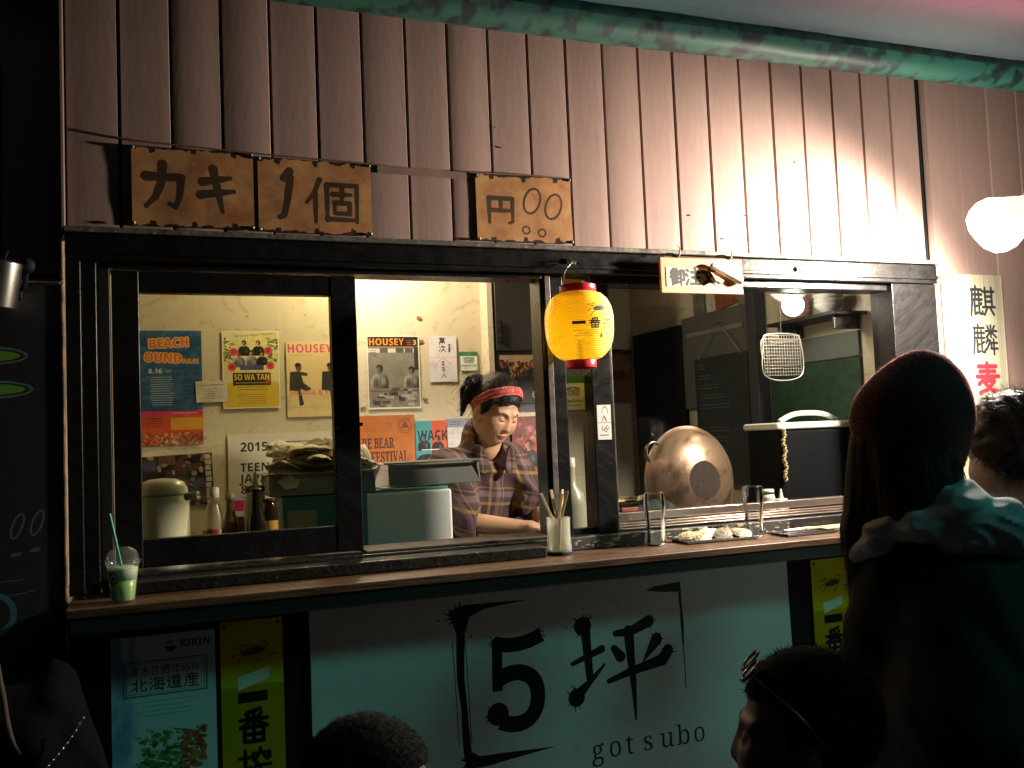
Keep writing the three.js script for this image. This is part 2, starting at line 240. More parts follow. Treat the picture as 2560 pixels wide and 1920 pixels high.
// ---- window frame, sashes, posts ----
{
  const f = thing('window_frame', 'black stained timber frame around the serving window', 'window frame', [0, 0, 0]);
  part('jamb', boxAt(-0.184, -0.150, 1.118, 1.9295, -0.09, 0.024, 0.003), blackPaint, f);
  part('jamb', boxAt(-0.148, -0.116, 1.118, 1.9295, -0.09, 0.006, 0.003), blackPaint, f);
  part('jamb', boxAt(-0.114, -0.086, 1.118, 1.9295, -0.09, -0.008, 0.003), darkWood, f);
  part('header', boxAt(-0.086, 1.085, 1.917, 1.9295, -0.09, -0.002, 0.002), blackPaint, f);
  part('header', boxAt(1.245, 2.384, 1.906, 1.9295, -0.085, -0.004, 0.003), blackPaint, f);
  part('jamb', boxAt(2.385, 2.583, 1.118, 1.9295, -0.09, 0.016, 0.004), blackPaint, f);
  const postA = part('post', boxAt(1.082, 1.156, 1.156, 1.9295, -0.09, -0.012, 0.003), blackPaint, f);
  part('edge_strip', boxAt(1.094, 1.112, 1.156, 1.9295, -0.0119, -0.003, 0.002), M([0.17, 0.15, 0.145], 0.35, { map: tScuff }), postA);
  const postB = part('post', boxAt(1.238, 1.304, 1.156, 1.9055, -0.09, -0.010, 0.003), blackPaint, f);
  part('edge_strip', boxAt(1.3042, 1.309, 1.156, 1.9055, -0.06, -0.010, 0.001), wornAlu, postB);
  part('sill', boxAt(-0.086, 2.583, 1.120, 1.158, -0.14, 0.016, 0.005), M([0.014, 0.011, 0.010], 0.35, { map: tScuff, bumpMap: tScuff, bumpScale: 0.003 }), f);
  part('sill_step', boxAt(-0.086, 1.020, 1.1185, 1.150, 0.0162, 0.105, 0.005), M([0.014, 0.011, 0.010], 0.35, { map: tScuff, bumpMap: tScuff, bumpScale: 0.003 }), f);
  part('sill_lip', boxAt(0.536, 1.082, 1.1582, 1.166, -0.14, 0.004, 0.003), M([0.05, 0.032, 0.024], 0.45, { map: tWood }), f);

  const s = thing('sliding_sash', 'dark timber sliding sash with tinted pane, left of the open hatch', 'window', [0, 0, 0]);
  part('stile', boxAt(-0.083, -0.019, 1.166, 1.914, -0.060, -0.022, 0.003), blackPaint, s);
  const stileR = part('stile', boxAt(0.466, 0.536, 1.166, 1.914, -0.060, -0.022, 0.003), blackPaint, s);
  part('rail', boxAt(-0.0188, 0.4658, 1.860, 1.914, -0.060, -0.024, 0.003), blackPaint, s);
  part('rail', boxAt(-0.0188, 0.4658, 1.166, 1.236, -0.060, -0.024, 0.003), blackPaint, s);
  part('pane', box(0.487, 0.626, 0.004, 0.0005), M([0.80, 0.80, 0.70], 0.02, { transmission: 1, thickness: 0, ior: 1.5 }), s, [0.2235, 1.548, -0.042]);
  part('latch', boxAt(0.534, 0.546, 1.502, 1.512, -0.05, -0.03, 0.002), black, stileR);
  part('lock', new THREE.CylinderGeometry(0.004, 0.004, 0.008, 12).rotateX(Math.PI / 2), steel, stileR, [0.474, 1.497, -0.020]);

  const n = thing('narrow_window', 'narrow fixed pane between the two black posts', 'window', [0, 0, 0]);
  part('pane', boxAt(1.1565, 1.2375, 1.1585, 1.8675, -0.064, -0.060, 0.0005), glassPane, n);
  part('bottom_rail', boxAt(1.1565, 1.2375, 1.1585, 1.176, -0.058, -0.03, 0.002), blackPaint, n);
  part('top_panel', boxAt(1.1565, 1.2375, 1.868, 1.9295, -0.064, -0.050, 0.002), M([0.32, 0.22, 0.15], 0.6, { map: tWood }), n);

  const w = thing('wide_window', 'wide fixed pane with shiny metal track showing the wok inside', 'window', [0, 0, 0]);
  part('pane', boxAt(1.310, 2.384, 1.212, 1.9055, -0.060, -0.056, 0.0005), M([0.84, 0.86, 0.86], 0.02, { transmission: 1, thickness: 0, ior: 1.5 }), w);
  const tr = M([0.30, 0.24, 0.21], 0.28, { metalness: 0.85, roughnessMap: tRough });
  part('bottom_rail', boxAt(1.310, 2.384, 1.186, 1.211, -0.072, -0.040, 0.003), tr, w);
  for (const [y, z] of [[1.1785, -0.034], [1.172, -0.022], [1.165, -0.008]]) part('track', boxAt(1.310, 2.430, y - 0.0025, y + 0.0025, -0.085, z, 0.002), tr, w);
}
// ---- counter ----
{
  const c = thing('counter_shelf', 'worn brown plank counter shelf running along under the window', 'counter', [0, 0, 0]);
  const t = dataTex(1024, 256, (u, v) => { const g = fbm(u * 5, v * 40, 2, 4), k = fbm(u * 9, v * 4, 5, 4), w = sstep(-0.08, 0.22, k); const b = 0.7 + 0.3 * g; return mixc([b, b * 0.93, b * 0.85], [b * 0.35, b * 0.28, b * 0.24], w * 0.75); });
  t.repeat.set(0.5, 4);
  part('plank', boxAt(-0.178, 2.60, 1.096, 1.118, -0.028, 0.235, 0.004), M([0.105, 0.056, 0.029], 0.42, { map: t, bumpMap: t, bumpScale: 0.0015, specularIntensity: 0.9 }), c);
  part('apron', boxAt(-0.170, 2.59, 1.060, 1.0955, 0.016, 0.226, 0.003), M([0.05, 0.034, 0.026], 0.5, { map: tWood }), c);
  // flaking black paint with bare pale patches along the back of the shelf
  const peel = dataTex(1024, 128, (u, v) => { const a = fbm(u * 34, v * 4, 3, 5) + 0.35 * fbm(u * 6, v * 1.5, 9, 3); const pale = sstep(0.12, 0.20, a); const red = fbm(u * 30, v * 2, 17, 3) > 0.36 ? 1 : 0; return mixc([0.03, 0.028, 0.026], red ? [0.32, 0.03, 0.02] : [0.30, 0.26, 0.16], pale); });
  const pm = M([0.8, 0.8, 0.8], 0.55, { map: peel, bumpMap: peel, bumpScale: 0.004 });
  const pg = boxAt(1.11, 1.90, 1.1185, 1.157, 0.0162, 0.024, 0.003); for (let i = 0, uv = pg.attributes.uv, p = pg.attributes.position; i < uv.count; i++) uv.setXY(i, p.getX(i) / 0.9, p.getY(i) * 22);
  part('flaking_strip', pg, pm, c);
}
// ---- wall under the counter ----
{
  const b = thing('base_panel_wall', 'black boarded wall below the counter shelf', 'wall', [0, 0, 0]);
  for (let i = 0; i < 14; i++) part('board', boxAt(-0.19 + i * 0.2, 0.008 + i * 0.2, 0.008, 1.0475, -0.029, -0.004 + (i % 2) * 0.001, 0.003), darkWood, b);
}

// ================= SIGNS, PRINT, BANNER =================
function flat(name, label, category, w, h, tex, p, o = {}) {
  const m = M([1, 1, 1], o.rough ?? 0.7, { map: tex, ...(o.mat || {}) });
  if (o.back) { const g = thing(name, label, category, p, o.turn || 0, o.group); g.rotation.z = o.tilt || 0; part('sheet', sheet(w, h, o.bend ?? 0.002, 12, 12, 0.0008, rnd(0, 50)), m, g); return g; }
  const s = single(name, label, category, sheet(w, h, o.bend ?? 0.002, 12, 12, 0.0008, rnd(0, 50)), m, p, [o.rx || 0, o.turn || 0, o.tilt || 0], o.group); return s;
}
// three scalloped brown signs pinned on the boards
{
  const W = 640, H = 430;
  const base = (g, w, h, seed) => { g.fillStyle = '#a98058'; g.fillRect(0, 0, w, h); speck(g, w, h, 260, ['#b8874e', '#7c4f2c', '#a87646', '#8a4f34'], 8, 70, 0.22); speck(g, w, h, 900, ['#7a5128', '#caa065'], 0.5, 2, 0.35);
    g.fillStyle = '#2c2015'; for (const top of [0, 1]) { g.beginPath(); g.moveTo(0, top ? 0 : h); for (let x = 0; x <= w; x += 4) { const q = 16 + 34 * fbm(x / 60, top * 9 + h * 0.01 + seed * 5.7, 1, 4) + (Math.abs(((x / w * 3) % 1) - 0.5) < 0.07 ? 22 : 0) + (x < 26 || x > w - 26 ? 10 : 0); g.lineTo(x, top ? q - 8 : h - q + 8); } g.lineTo(w, top ? 0 : h); g.fill(); } };
  const ink = '#3d2e1f';
  const draws = [
    g => { glyph(g, 'カ', 40, 70, 260, 280, 46, 0.55); glyph(g, 'キ', 330, 80, 230, 270, 44, 0.55); },
    g => { glyph(g, '58,4 44,18 60,16 52,60 44,90 34,94', 40, 60, 230, 300, 44, 0.3); glyph(g, '個', 250, 95, 330, 280, 30, 0.35); },
    g => { glyph(g, '円', 50, 120, 220, 210, 30, 0.4); g.strokeStyle = ink; g.lineWidth = 15; for (const [x, y, a, b] of [[370, 160, 52, 84], [515, 190, 52, 84]]) { g.beginPath(); g.ellipse(x, y, a, b, 0.35, 0, 7); g.stroke(); } g.lineWidth = 12; for (const [x, y] of [[325, 350], [430, 365]]) { g.beginPath(); g.arc(x, y, 24, 0, 7); g.stroke(); } },
  ];
  const info = [[0.118, 2.126, 0.297, 0.203, 'brown scalloped paper sign brushed with two katakana characters'], [0.429, 2.121, 0.302, 0.199, 'brown scalloped paper sign brushed with a one and a counter kanji'], [1.036, 2.119, 0.300, 0.196, 'brown scalloped paper sign brushed with a yen kanji and ringed zeros']];
  const pinB = M([0.10, 0.22, 0.28], 0.35, {}), pinY = M([0.55, 0.38, 0.05], 0.35);
  info.forEach(([x, y, w, h, lab], i) => {
    const t = thing('price_sign', lab, 'sign', [x, y, 0.0075], 0, 'pinned price signs');
    t.rotation.z = [0, -0.004, 0.004][i];
    const card = part('card', sheet(w, h, 0.006, 14, 10, 0.0012, i * 9), M([0.86, 0.86, 0.86], 0.38, { map: canvasTex(W, H, (g, a, b) => { base(g, a, b, i + 1); g.fillStyle = g.strokeStyle = ink; draws[i](g); }), clearcoat: 0.35, clearcoatRoughness: 0.3 }), t);
    for (const [sx, sy] of [[-1, 1], [1, 1], [-1, -1], [1, -1]]) part('push_pin', new THREE.SphereGeometry(0.0042, 10, 8), sy > 0 ? pinB : pinY, card, [sx * (w / 2 - 0.004), sy * (h / 2 - 0.005), 0.008]);
  });
  single('sign_cord', 'thin brown cord strung between the pinned price signs', 'cord', tube([[-0.178, 2.262, 0.006], [-0.03, 2.243, 0.008], [0.12, 2.236, 0.008], [0.27, 2.23, 0.008], [0.45, 2.225, 0.008], [0.60, 2.222, 0.008], [0.72, 2.214, 0.008], [0.88, 2.219, 0.008], [1.03, 2.222, 0.008], [1.19, 2.219, 0.008]], 0.0022, 80, 6), M([0.10, 0.05, 0.03], 0.7), null);
  // a torn strip of paper left on the cord between the second and third sign
  single('torn_paper', 'torn reddish strip of paper left on the cord between the signs', 'paper', sheet(0.26, 0.022, 0.004, 20, 3, 0.0006, 4), M([0.20, 0.11, 0.085], 0.7, { map: tGrain }), [0.73, 2.208, 0.009], [0, 0, -0.01]);
}
// wooden sign on hooks with half-peeled paper
{
  const t = thing('hanging_sign', 'small wooden sign with half peeled brushed paper hanging from the lintel', 'sign', [1.586, 1.923, 0.075]);
  const tex = canvasTex(600, 230, (g, w, h) => { g.fillStyle = '#b8865e'; g.fillRect(0, 0, w, h); for (let i = 0; i < 160; i++) { g.strokeStyle = i % 2 ? 'rgba(120,78,48,.14)' : 'rgba(214,168,128,.16)'; g.lineWidth = rnd(1, 4); g.beginPath(); const y = rnd(0, h); g.moveTo(0, y); g.bezierCurveTo(200, y + rnd(-10, 10), 400, y + rnd(-10, 10), w, y + rnd(-8, 8)); g.stroke(); }
    g.fillStyle = '#15171c'; glyph(g, '御', 30, 70, 130, 120, 17, 0.3); glyph(g, '注', 165, 60, 120, 115, 17, 0.3); glyph(g, '文', 290, 55, 120, 115, 17, 0.3); g.fillStyle = '#4a3d3a'; glyph(g, '10,10 20,60;40,10 44,50;70,30 50,90 90,70', 420, 20, 150, 100, 15, 0.4); });
  const board = box(0.292, 0.108, 0.010, 0.002); for (let i = 0, u = board.attributes.uv, p = board.attributes.position; i < u.count; i++) u.setXY(i, p.getX(i) / 0.292 + 0.5, p.getY(i) / 0.108 + 0.5);
  part('board', board, M([0.95, 0.95, 0.95], 0.6, { map: tex }), t);
  // paper: lower left half still glued, its upper right corner rolled forward
  const g = new THREE.PlaneGeometry(0.20, 0.060, 40, 10), p = g.attributes.position;
  for (let i = 0; i < p.count; i++) { const x = p.getX(i), y = p.getY(i), s = (x * 0.5 + y * 0.9) - 0.028; let z = 0.0065; let dx = 0, dy = 0; if (s > 0) { const a = s / 0.011; z += 0.011 * (1 - Math.cos(a)); const q = s - 0.011 * Math.sin(a); dx = -q * 0.486; dy = -q * 0.874; } p.setXYZ(i, x + dx, y + dy, z); }
  g.computeVertexNormals();
  part('peeling_paper', g, M([1, 1, 1], 0.7, { map: canvasTex(400, 120, (g, w, h) => { g.fillStyle = '#c9ad8c'; g.fillRect(0, 0, w, h); speck(g, w, h, 80, ['#b89870', '#d8c0a0'], 6, 30, 0.3); g.fillStyle = '#14161a'; glyph(g, '御', 20, 6, 110, 108, 20, 0.3); glyph(g, '注', 135, 2, 105, 108, 20, 0.3); glyph(g, '文', 245, 2, 105, 108, 20, 0.3); }) }), t, [-0.028, -0.006, 0]);
  part('paper_roll', new THREE.CylinderGeometry(0.009, 0.0125, 0.115, 16, 1, true), M([0.70, 0.62, 0.50], 0.7, { map: tGrain }), t, [0.078, 0.008, 0.018], [0, 0, 1.15]);
  for (const x of [-0.088, 0.098]) part('wire_hook', tube([[x - 0.05, 0.066, -0.034], [x - 0.01, 0.072, -0.02], [x, 0.064, 0.0], [x + 0.002, 0.054, 0.006], [x + 0.008, 0.060, 0.008], [x + 0.011, 0.086, 0.006], [x + 0.005, 0.090, 0.006]], 0.0018, 30, 6), M([0.16, 0.10, 0.07], 0.4, { metalness: 0.8 }), t);
  part('hanging_rod', tube([[-0.13, 0.0575, 0.0], [0.15, 0.0565, 0.0]], 0.0022, 4, 6), M([0.12, 0.07, 0.05], 0.5, { metalness: 0.6 }), t);
}
// screw hooks under the lintel
for (const [x, lab] of [[1.168, 'small steel screw hook holding the paper lantern'], [1.985, 'small empty steel screw hook on the lintel beside the hanging sign']]) {
  const h = thing('screw_hook', lab, 'hook', [x, 1.966, 0.028], 0, 'hooks on the lintel');
  part('plate', new THREE.CylinderGeometry(0.008, 0.009, 0.004, 16).rotateX(Math.PI / 2), steel, h, [0, 0, 0.006]);
  part('hook', tube([[0, 0, 0.006], [0, 0.001, 0.022], [0.0, -0.008, 0.034], [0, -0.014, 0.026], [0, -0.008, 0.020]], 0.0022, 24, 8), steel, h);
}
// banner
{
  const X0 = 0.378, X1 = 1.880, Y0 = 0.20, Y1 = 1.046, S = 1000, bw = (X1 - X0), bh = (Y1 - Y0);
  const tex = canvasTex(1502, 846, (g, w, h) => {
    g.fillStyle = '#e4e6e2'; g.fillRect(0, 0, w, h); speck(g, w, h, 500, ['#d8dad6', '#eceeea'], 6, 40, 0.2); speck(g, w, h, 260, ['#8f8f88', '#a8a59a'], 0.6, 2.2, 0.5); for (let i = 0; i < 70; i++) { g.globalAlpha = rnd(0.05, 0.22); g.strokeStyle = '#6c6a62'; g.lineWidth = rnd(0.6, 2.4); const x = rnd(0, w), y = h * Math.pow(rnd(), 0.6); g.beginPath(); g.moveTo(x, y); g.quadraticCurveTo(x + rnd(-30, 30), y + rnd(-14, 14), x + rnd(-70, 70), y + rnd(-26, 26)); g.stroke(); } for (let i = 0; i < 26; i++) { g.globalAlpha = rnd(0.04, 0.12); g.fillStyle = '#7c7868'; g.beginPath(); const x = rnd(0, w), y = rnd(h * 0.05, h), q = rnd(4, 22); g.ellipse(x, y, q, q * rnd(0.3, 1.2), rnd(0, 3), 0, 7); g.fill(); } g.globalAlpha = 1;
    const P = (X, Y) => [(X - X0) * S, (Y1 - Y) * S]; const ink = '#0e0f10'; g.fillStyle = g.strokeStyle = ink;
    const poly = pts => { g.beginPath(); pts.forEach((p, i) => i ? g.lineTo(...P(...p)) : g.moveTo(...P(...p))); g.closePath(); g.fill(); };
    const splat = (X, Y, r, n) => { const [cx, cy] = P(X, Y); for (let i = 0; i < n; i++) { const a = rnd(0, 6.28), d = r * rnd(0.7, 2.0), s = rnd(1, r * 0.22); g.beginPath(); g.moveTo(cx + Math.cos(a + 0.25) * r * 0.6, cy + Math.sin(a + 0.25) * r * 0.6); g.lineTo(cx + Math.cos(a) * d, cy + Math.sin(a) * d); g.lineTo(cx + Math.cos(a - 0.25) * r * 0.6, cy + Math.sin(a - 0.25) * r * 0.6); g.fill(); if (i % 3 === 0) { g.beginPath(); g.arc(cx + Math.cos(a) * d * 1.3, cy + Math.sin(a) * d * 1.3, s * 0.5, 0, 7); g.fill(); } } };
    // brackets
    poly([[0.755, 0.985], [0.80, 0.998], [0.99, 0.994], [0.86, 0.982], [0.815, 0.965], [0.800, 0.92], [0.793, 0.80], [0.800, 0.70], [0.806, 0.60], [0.83, 0.585], [0.93, 0.582], [1.055, 0.577], [0.95, 0.566], [0.86, 0.556], [0.79, 0.556], [0.783, 0.60], [0.781, 0.72], [0.772, 0.80], [0.776, 0.92]]);
    splat(0.782, 0.965, 26, 22); splat(0.80, 0.575, 20, 14);
    g.lineWidth = 2; for (const dx of [-0.006, 0.030]) { g.beginPath(); g.moveTo(...P(0.770 + dx, 0.90)); g.lineTo(...P(0.778 + dx, 0.62)); g.stroke(); }
    poly([[1.368, 0.984], [1.40, 0.993], [1.488, 0.998], [1.490, 0.96], [1.494, 0.87], [1.490, 0.80], [1.486, 0.88], [1.480, 0.968], [1.41, 0.975]]);
    g.lineWidth = 3; g.beginPath(); g.moveTo(...P(1.484, 0.90)); g.lineTo(...P(1.492, 0.68)); g.stroke();
    // 5
    g.lineWidth = 40; g.lineCap = 'butt'; g.beginPath(); g.moveTo(...P(0.882, 0.882)); g.bezierCurveTo(...P(0.93, 0.868), ...P(0.98, 0.872), ...P(1.026, 0.893)); g.stroke();
    g.lineWidth = 30; g.beginPath(); g.moveTo(...P(0.893, 0.895)); g.lineTo(...P(0.888, 0.752)); g.stroke();
    g.lineWidth = 44; g.beginPath(); g.moveTo(...P(0.892, 0.782)); g.bezierCurveTo(...P(0.95, 0.815), ...P(1.012, 0.79), ...P(1.008, 0.725)); g.bezierCurveTo(...P(1.006, 0.66), ...P(0.95, 0.640), ...P(0.895, 0.668)); g.stroke();
    g.beginPath(); g.arc(...P(0.887, 0.690), 31, 0, 7); g.fill(); splat(1.022, 0.893, 15, 14); splat(0.884, 0.893, 15, 10); splat(0.87, 0.690, 22, 9);
    g.lineCap = 'round';
    // tsubo
    const br = (pts, w0, w1) => { for (let i = 0; i < pts.length - 1; i++) for (let k = 0; k <= 60; k++) { const t = (i + k / 60) / (pts.length - 1), q = k / 60, [x, y] = P(pts[i][0] + (pts[i + 1][0] - pts[i][0]) * q, pts[i][1] + (pts[i + 1][1] - pts[i][1]) * q); g.beginPath(); g.arc(x, y, (w0 + (w1 - w0) * t) / 2, 0, 7); g.fill(); } };
    br([[1.163, 0.905], [1.168, 0.86], [1.172, 0.755]], 34, 22); g.beginPath(); g.arc(...P(1.158, 0.900), 27, 0, 7); g.fill(); br([[1.120, 0.797], [1.215, 0.829]], 12, 22); br([[1.128, 0.705], [1.165, 0.735], [1.222, 0.785]], 34, 6); g.beginPath(); g.arc(...P(1.128, 0.702), 26, 0, 7); g.fill();
    br([[1.262, 0.868], [1.31, 0.868], [1.375, 0.893]], 18, 34); br([[1.305, 0.87], [1.312, 0.73], [1.316, 0.615]], 34, 6); br([[1.255, 0.826], [1.275, 0.80]], 20, 32); br([[1.398, 0.836], [1.35, 0.778]], 38, 4); br([[1.232, 0.735], [1.32, 0.757], [1.415, 0.774]], 14, 34); br([[1.415, 0.774], [1.435, 0.80]], 34, 34);
    splat(1.158, 0.905, 24, 14); splat(1.125, 0.70, 24, 14); splat(1.38, 0.893, 16, 10); splat(1.405, 0.838, 16, 10); splat(1.432, 0.795, 18, 9);
    g.fillStyle = '#1b2222'; g.font = '78px serif'; [...'gotsubo'].forEach((c, i) => { const [x, y] = P(1.165 + i * 0.0565, 0.519); g.fillText(c, x, y); });
  });
  const b = thing('shop_banner', 'large white vinyl banner brushed with a five and kanji below the counter', 'banner', [(X0 + X1) / 2, (Y0 + Y1) / 2, 0.010]);
  part('backing', box(bw + 0.004, bh + 0.004, 0.010, 0.002), black, b, [0, 0, -0.002]);
  part('sheet', sheet(bw, bh, 0.010, 44, 24, 0.001, 3), M([0.92, 0.92, 0.92], 0.42, { map: tex }), b, [0, 0, 0.0040]);
}
// posters under the counter
function creature(g, x, y, s, col) { g.strokeStyle = g.fillStyle = col; g.lineWidth = 5 * s; g.beginPath(); g.ellipse(x, y, 62 * s, 20 * s, -0.12, 0, 7); g.fill(); for (const p of ['-55,-5 -85,-28 -110,-22;-60,6 -92,8 -112,28;-40,14 -72,40 -84,62;48,14 40,40 12,58;56,8 92,26 120,24;58,-8 78,-36 60,-48 44,-44;-58,-10 -66,-40 -44,-34']) for (const s2 of p.split(';')) { g.beginPath(); s2.split(' ').forEach((q, i) => { const [a, b] = q.split(',').map(Number); i ? g.lineTo(x + a * s, y + b * s) : g.moveTo(x + a * s, y + b * s); }); g.stroke(); } g.lineWidth = 2 * s; for (let i = 0; i < 7; i++) { g.beginPath(); g.arc(x + (-40 + i * 14) * s, y - 14 * s, 16 * s, 3.4, 5.9); g.stroke(); } }
{
  flat('beer_poster', 'pale blue beer poster with boxed kanji next to a yellow sign', 'poster', 0.242, 0.50, canvasTex(484, 1000, (g, w, h) => {
    g.fillStyle = '#cfe0dc'; g.fillRect(0, 0, w, h); g.fillStyle = '#6d8fc0'; for (let i = 0; i < 60; i++) { g.globalAlpha = 0.25; g.beginPath(); g.ellipse(rnd(0, 95), rnd(0, h), rnd(10, 50), rnd(20, 90), 0, 0, 7); g.fill(); } g.globalAlpha = 1;
    g.fillStyle = '#1c1d1f'; g.font = 'bold 52px sans-serif'; g.fillText('KIRIN', 316, 72); g.fillStyle = '#8c2a2e'; g.beginPath(); g.arc(272, 62, 26, 0, 3.14); g.fill(); g.beginPath(); g.arc(272, 58, 22, 3.14, 6.28); g.stroke(); for (let i = -1; i < 2; i++) { g.fillRect(264 + i * 10, 36, 6, 14); }
    g.strokeStyle = '#3a4a46'; g.lineWidth = 5; g.strokeRect(55, 125, 385, 165); g.lineWidth = 2; g.strokeRect(66, 136, 363, 143); g.strokeStyle = '#3f3a3a'; glyphs(g, '名水百選仕込み', 86, 145, 42, 48, 3.4, 47); g.strokeStyle = '#5b2a2c'; glyphs(g, '北海道産', 92, 202, 72, 70, 6.5, 80);
    scribble(g, 110, 310, 300, 90, 4, '#4a625c', 2);
    const bl = (c, x, y, a, b) => { g.fillStyle = c; g.beginPath(); g.ellipse(x, y, a, b, 0.2, 0, 7); g.fill(); }; g.globalAlpha = 0.8; for (let i = 0; i < 420; i++) bl(['#4f7a30', '#5f8a34', '#3c5f2c', '#6d9440', '#2f4a26', '#86a85a'][i % 6], rnd(110, 330), 440 + 330 * Math.sqrt(rnd()), rnd(3, 20), rnd(2, 12)); for (let i = 0; i < 160; i++) bl(['#a2502c', '#b4602c', '#8a3a26', '#c98048'][i % 4], rnd(320, 425), rnd(470, 660), rnd(4, 18), rnd(3, 14)); g.globalAlpha = 1;
    g.fillStyle = '#e6eeea'; g.fillRect(170, 690, 200, 150); bl('#c9d8d2', 270, 690, 100, 24); bl('#3a2f22', 250, 760, 40, 24);
  }), [0.024, 0.754, 0.0], { rough: 0.4 });
  const ytex = canvasTex(310, 1640, (g, w, h) => { g.fillStyle = '#d8c414'; g.fillRect(0, 0, w, h); g.fillStyle = '#b89a10'; g.fillRect(0, 330, w, 900); creature(g, 160, 160, 0.95, '#4e4a20'); g.fillStyle = '#e8ecdc'; g.beginPath(); g.moveTo(80, 285); g.lineTo(235, 245); g.lineTo(240, 300); g.lineTo(85, 350); g.fill(); g.fillStyle = g.strokeStyle = '#15130c'; g.fillRect(82, 362, 146, 52); glyph(g, '番', 74, 440, 164, 176, 21); glyph(g, '搾', 74, 640, 164, 190, 18); glyph(g, 'り', 90, 860, 130, 180, 24); g.beginPath(); g.arc(24, 26, 8, 0, 7); g.arc(w - 24, 26, 8, 0, 7); g.fill(); });
  const ys = [['beer_sign', 0.2335, 'tall yellow sign with black kanji, between blue poster and white banner'], ['beer_sign', 2.062, 'tall yellow sign with black kanji beyond the banner, behind the hooded customer']];
  for (const [n, x, lab] of ys) { const t = thing(n, lab, 'sign', [x, 0.608, 0.004], 0, 'tall yellow signs'); const g = box(0.155, 0.82, 0.004, 0.0015); for (let i = 0, u = g.attributes.uv, p = g.attributes.position; i < u.count; i++) u.setXY(i, p.getX(i) / 0.155 + 0.5, p.getY(i) / 0.82 + 0.5); part('plate', g, M([1, 1, 1], 0.35, { map: ytex }), t); for (const s of [-1, 1]) part('screw', new THREE.SphereGeometry(0.004, 8, 6), darkSteel, t, [s * 0.066, 0.397, 0.002]); }
}
// white board with kanji, beyond the window
{
  const tex = canvasTex(520, 1900, (g, w, h) => { g.fillStyle = '#98937f'; g.fillRect(0, 0, w, h); for (let i = 0; i < 120; i++) { g.strokeStyle = i % 2 ? 'rgba(98,92,76,.16)' : 'rgba(190,186,170,.16)'; g.lineWidth = rnd(2, 16); const x = rnd(0, w); g.beginPath(); g.moveTo(x, 0); g.lineTo(x + rnd(-12, 12), h); g.stroke(); } g.fillStyle = g.strokeStyle = '#23262b'; glyph(g, '麒', 200, 80, 235, 222, 20); glyph(g, '麟', 200, 352, 235, 222, 18); g.fillStyle = g.strokeStyle = '#a02633'; glyph(g, '麦', 200, 624, 235, 222, 32); g.fillStyle = g.strokeStyle = '#23262b'; glyph(g, '酒', 200, 896, 235, 222, 26); });
  const t = thing('lettered_board', 'weathered white upright board with black and red kanji', 'sign', [2.745, 1.485, 0.022]); const g = box(0.262, 0.96, 0.03, 0.003); for (let i = 0, u = g.attributes.uv, p = g.attributes.position; i < u.count; i++) u.setXY(i, p.getX(i) / 0.262 + 0.5, p.getY(i) / 0.96 + 0.5);
  part('board', g, M([1, 1, 1], 0.55, { map: tex }), t);
}

// ================= POSTERS INSIDE =================
const shade = (g, x, y, a, b, c, al) => { g.globalAlpha = al; g.fillStyle = c; for (let i = 0; i < 5; i++) { g.beginPath(); g.ellipse(x, y, a * (1 - i * 0.16), b * (1 - i * 0.16), 0, 0, 7); g.fill(); } g.globalAlpha = 1; };
const person = (g, x, y, s, c1, c2, skin) => { person0(g, x, y, s, c1, c2, skin); shade(g, x + 9 * s, y + 3 * s, 10 * s, 20 * s, '#000', 0.10); shade(g, x - 24 * s, y + 80 * s, 20 * s, 34 * s, '#000', 0.09); shade(g, x + 20 * s, y + 72 * s, 16 * s, 28 * s, '#fff', 0.06); g.fillStyle = '#0006'; for (const q of [-7, 7]) g.fillRect(x + q * s - 3 * s, y - 1 * s, 6 * s, 2 * s); g.fillRect(x - 5 * s, y + 11 * s, 10 * s, 2 * s); };
const person0 = (g, x, y, s, c1, c2, skin) => { const body = g.createLinearGradient(x - 50 * s, y, x + 50 * s, y + 60 * s); body.addColorStop(0, '#00000000'); body.addColorStop(1, '#000000aa'); const torso = () => { g.beginPath(); g.moveTo(x - 52 * s, y + 112 * s); g.bezierCurveTo(x - 58 * s, y + 56 * s, x - 44 * s, y + 34 * s, x - 14 * s, y + 26 * s); g.lineTo(x + 14 * s, y + 25 * s); g.bezierCurveTo(x + 46 * s, y + 34 * s, x + 56 * s, y + 60 * s, x + 50 * s, y + 112 * s); g.closePath(); g.fill(); }; g.fillStyle = c1; torso(); g.fillStyle = body; torso(); g.strokeStyle = '#0005'; g.lineWidth = 2.5 * s; for (let i = 0; i < 5; i++) { const q = x + (-34 + i * 17) * s; g.beginPath(); g.moveTo(q, y + (44 + 6 * (i % 2)) * s); g.quadraticCurveTo(q + 8 * s, y + 74 * s, q - 3 * s, y + 106 * s); g.stroke(); } g.fillStyle = skin; g.fillRect(x - 9 * s, y + 14 * s, 18 * s, 18 * s); g.beginPath(); g.ellipse(x, y, 18 * s, 23 * s, 0.06, 0, 7); g.fill(); const fg = g.createLinearGradient(x - 18 * s, 0, x + 18 * s, 0); fg.addColorStop(0, '#fff3'); fg.addColorStop(0.5, '#0000'); fg.addColorStop(1, '#000a'); g.fillStyle = fg; g.beginPath(); g.ellipse(x, y, 18 * s, 23 * s, 0.06, 0, 7); g.fill(); g.fillStyle = c2; g.beginPath(); g.moveTo(x - 20 * s, y + 2 * s); g.bezierCurveTo(x - 26 * s, y - 34 * s, x + 24 * s, y - 36 * s, x + 21 * s, y + 4 * s); g.bezierCurveTo(x + 16 * s, y - 14 * s, x - 12 * s, y - 18 * s, x - 20 * s, y + 2 * s); g.fill(); };
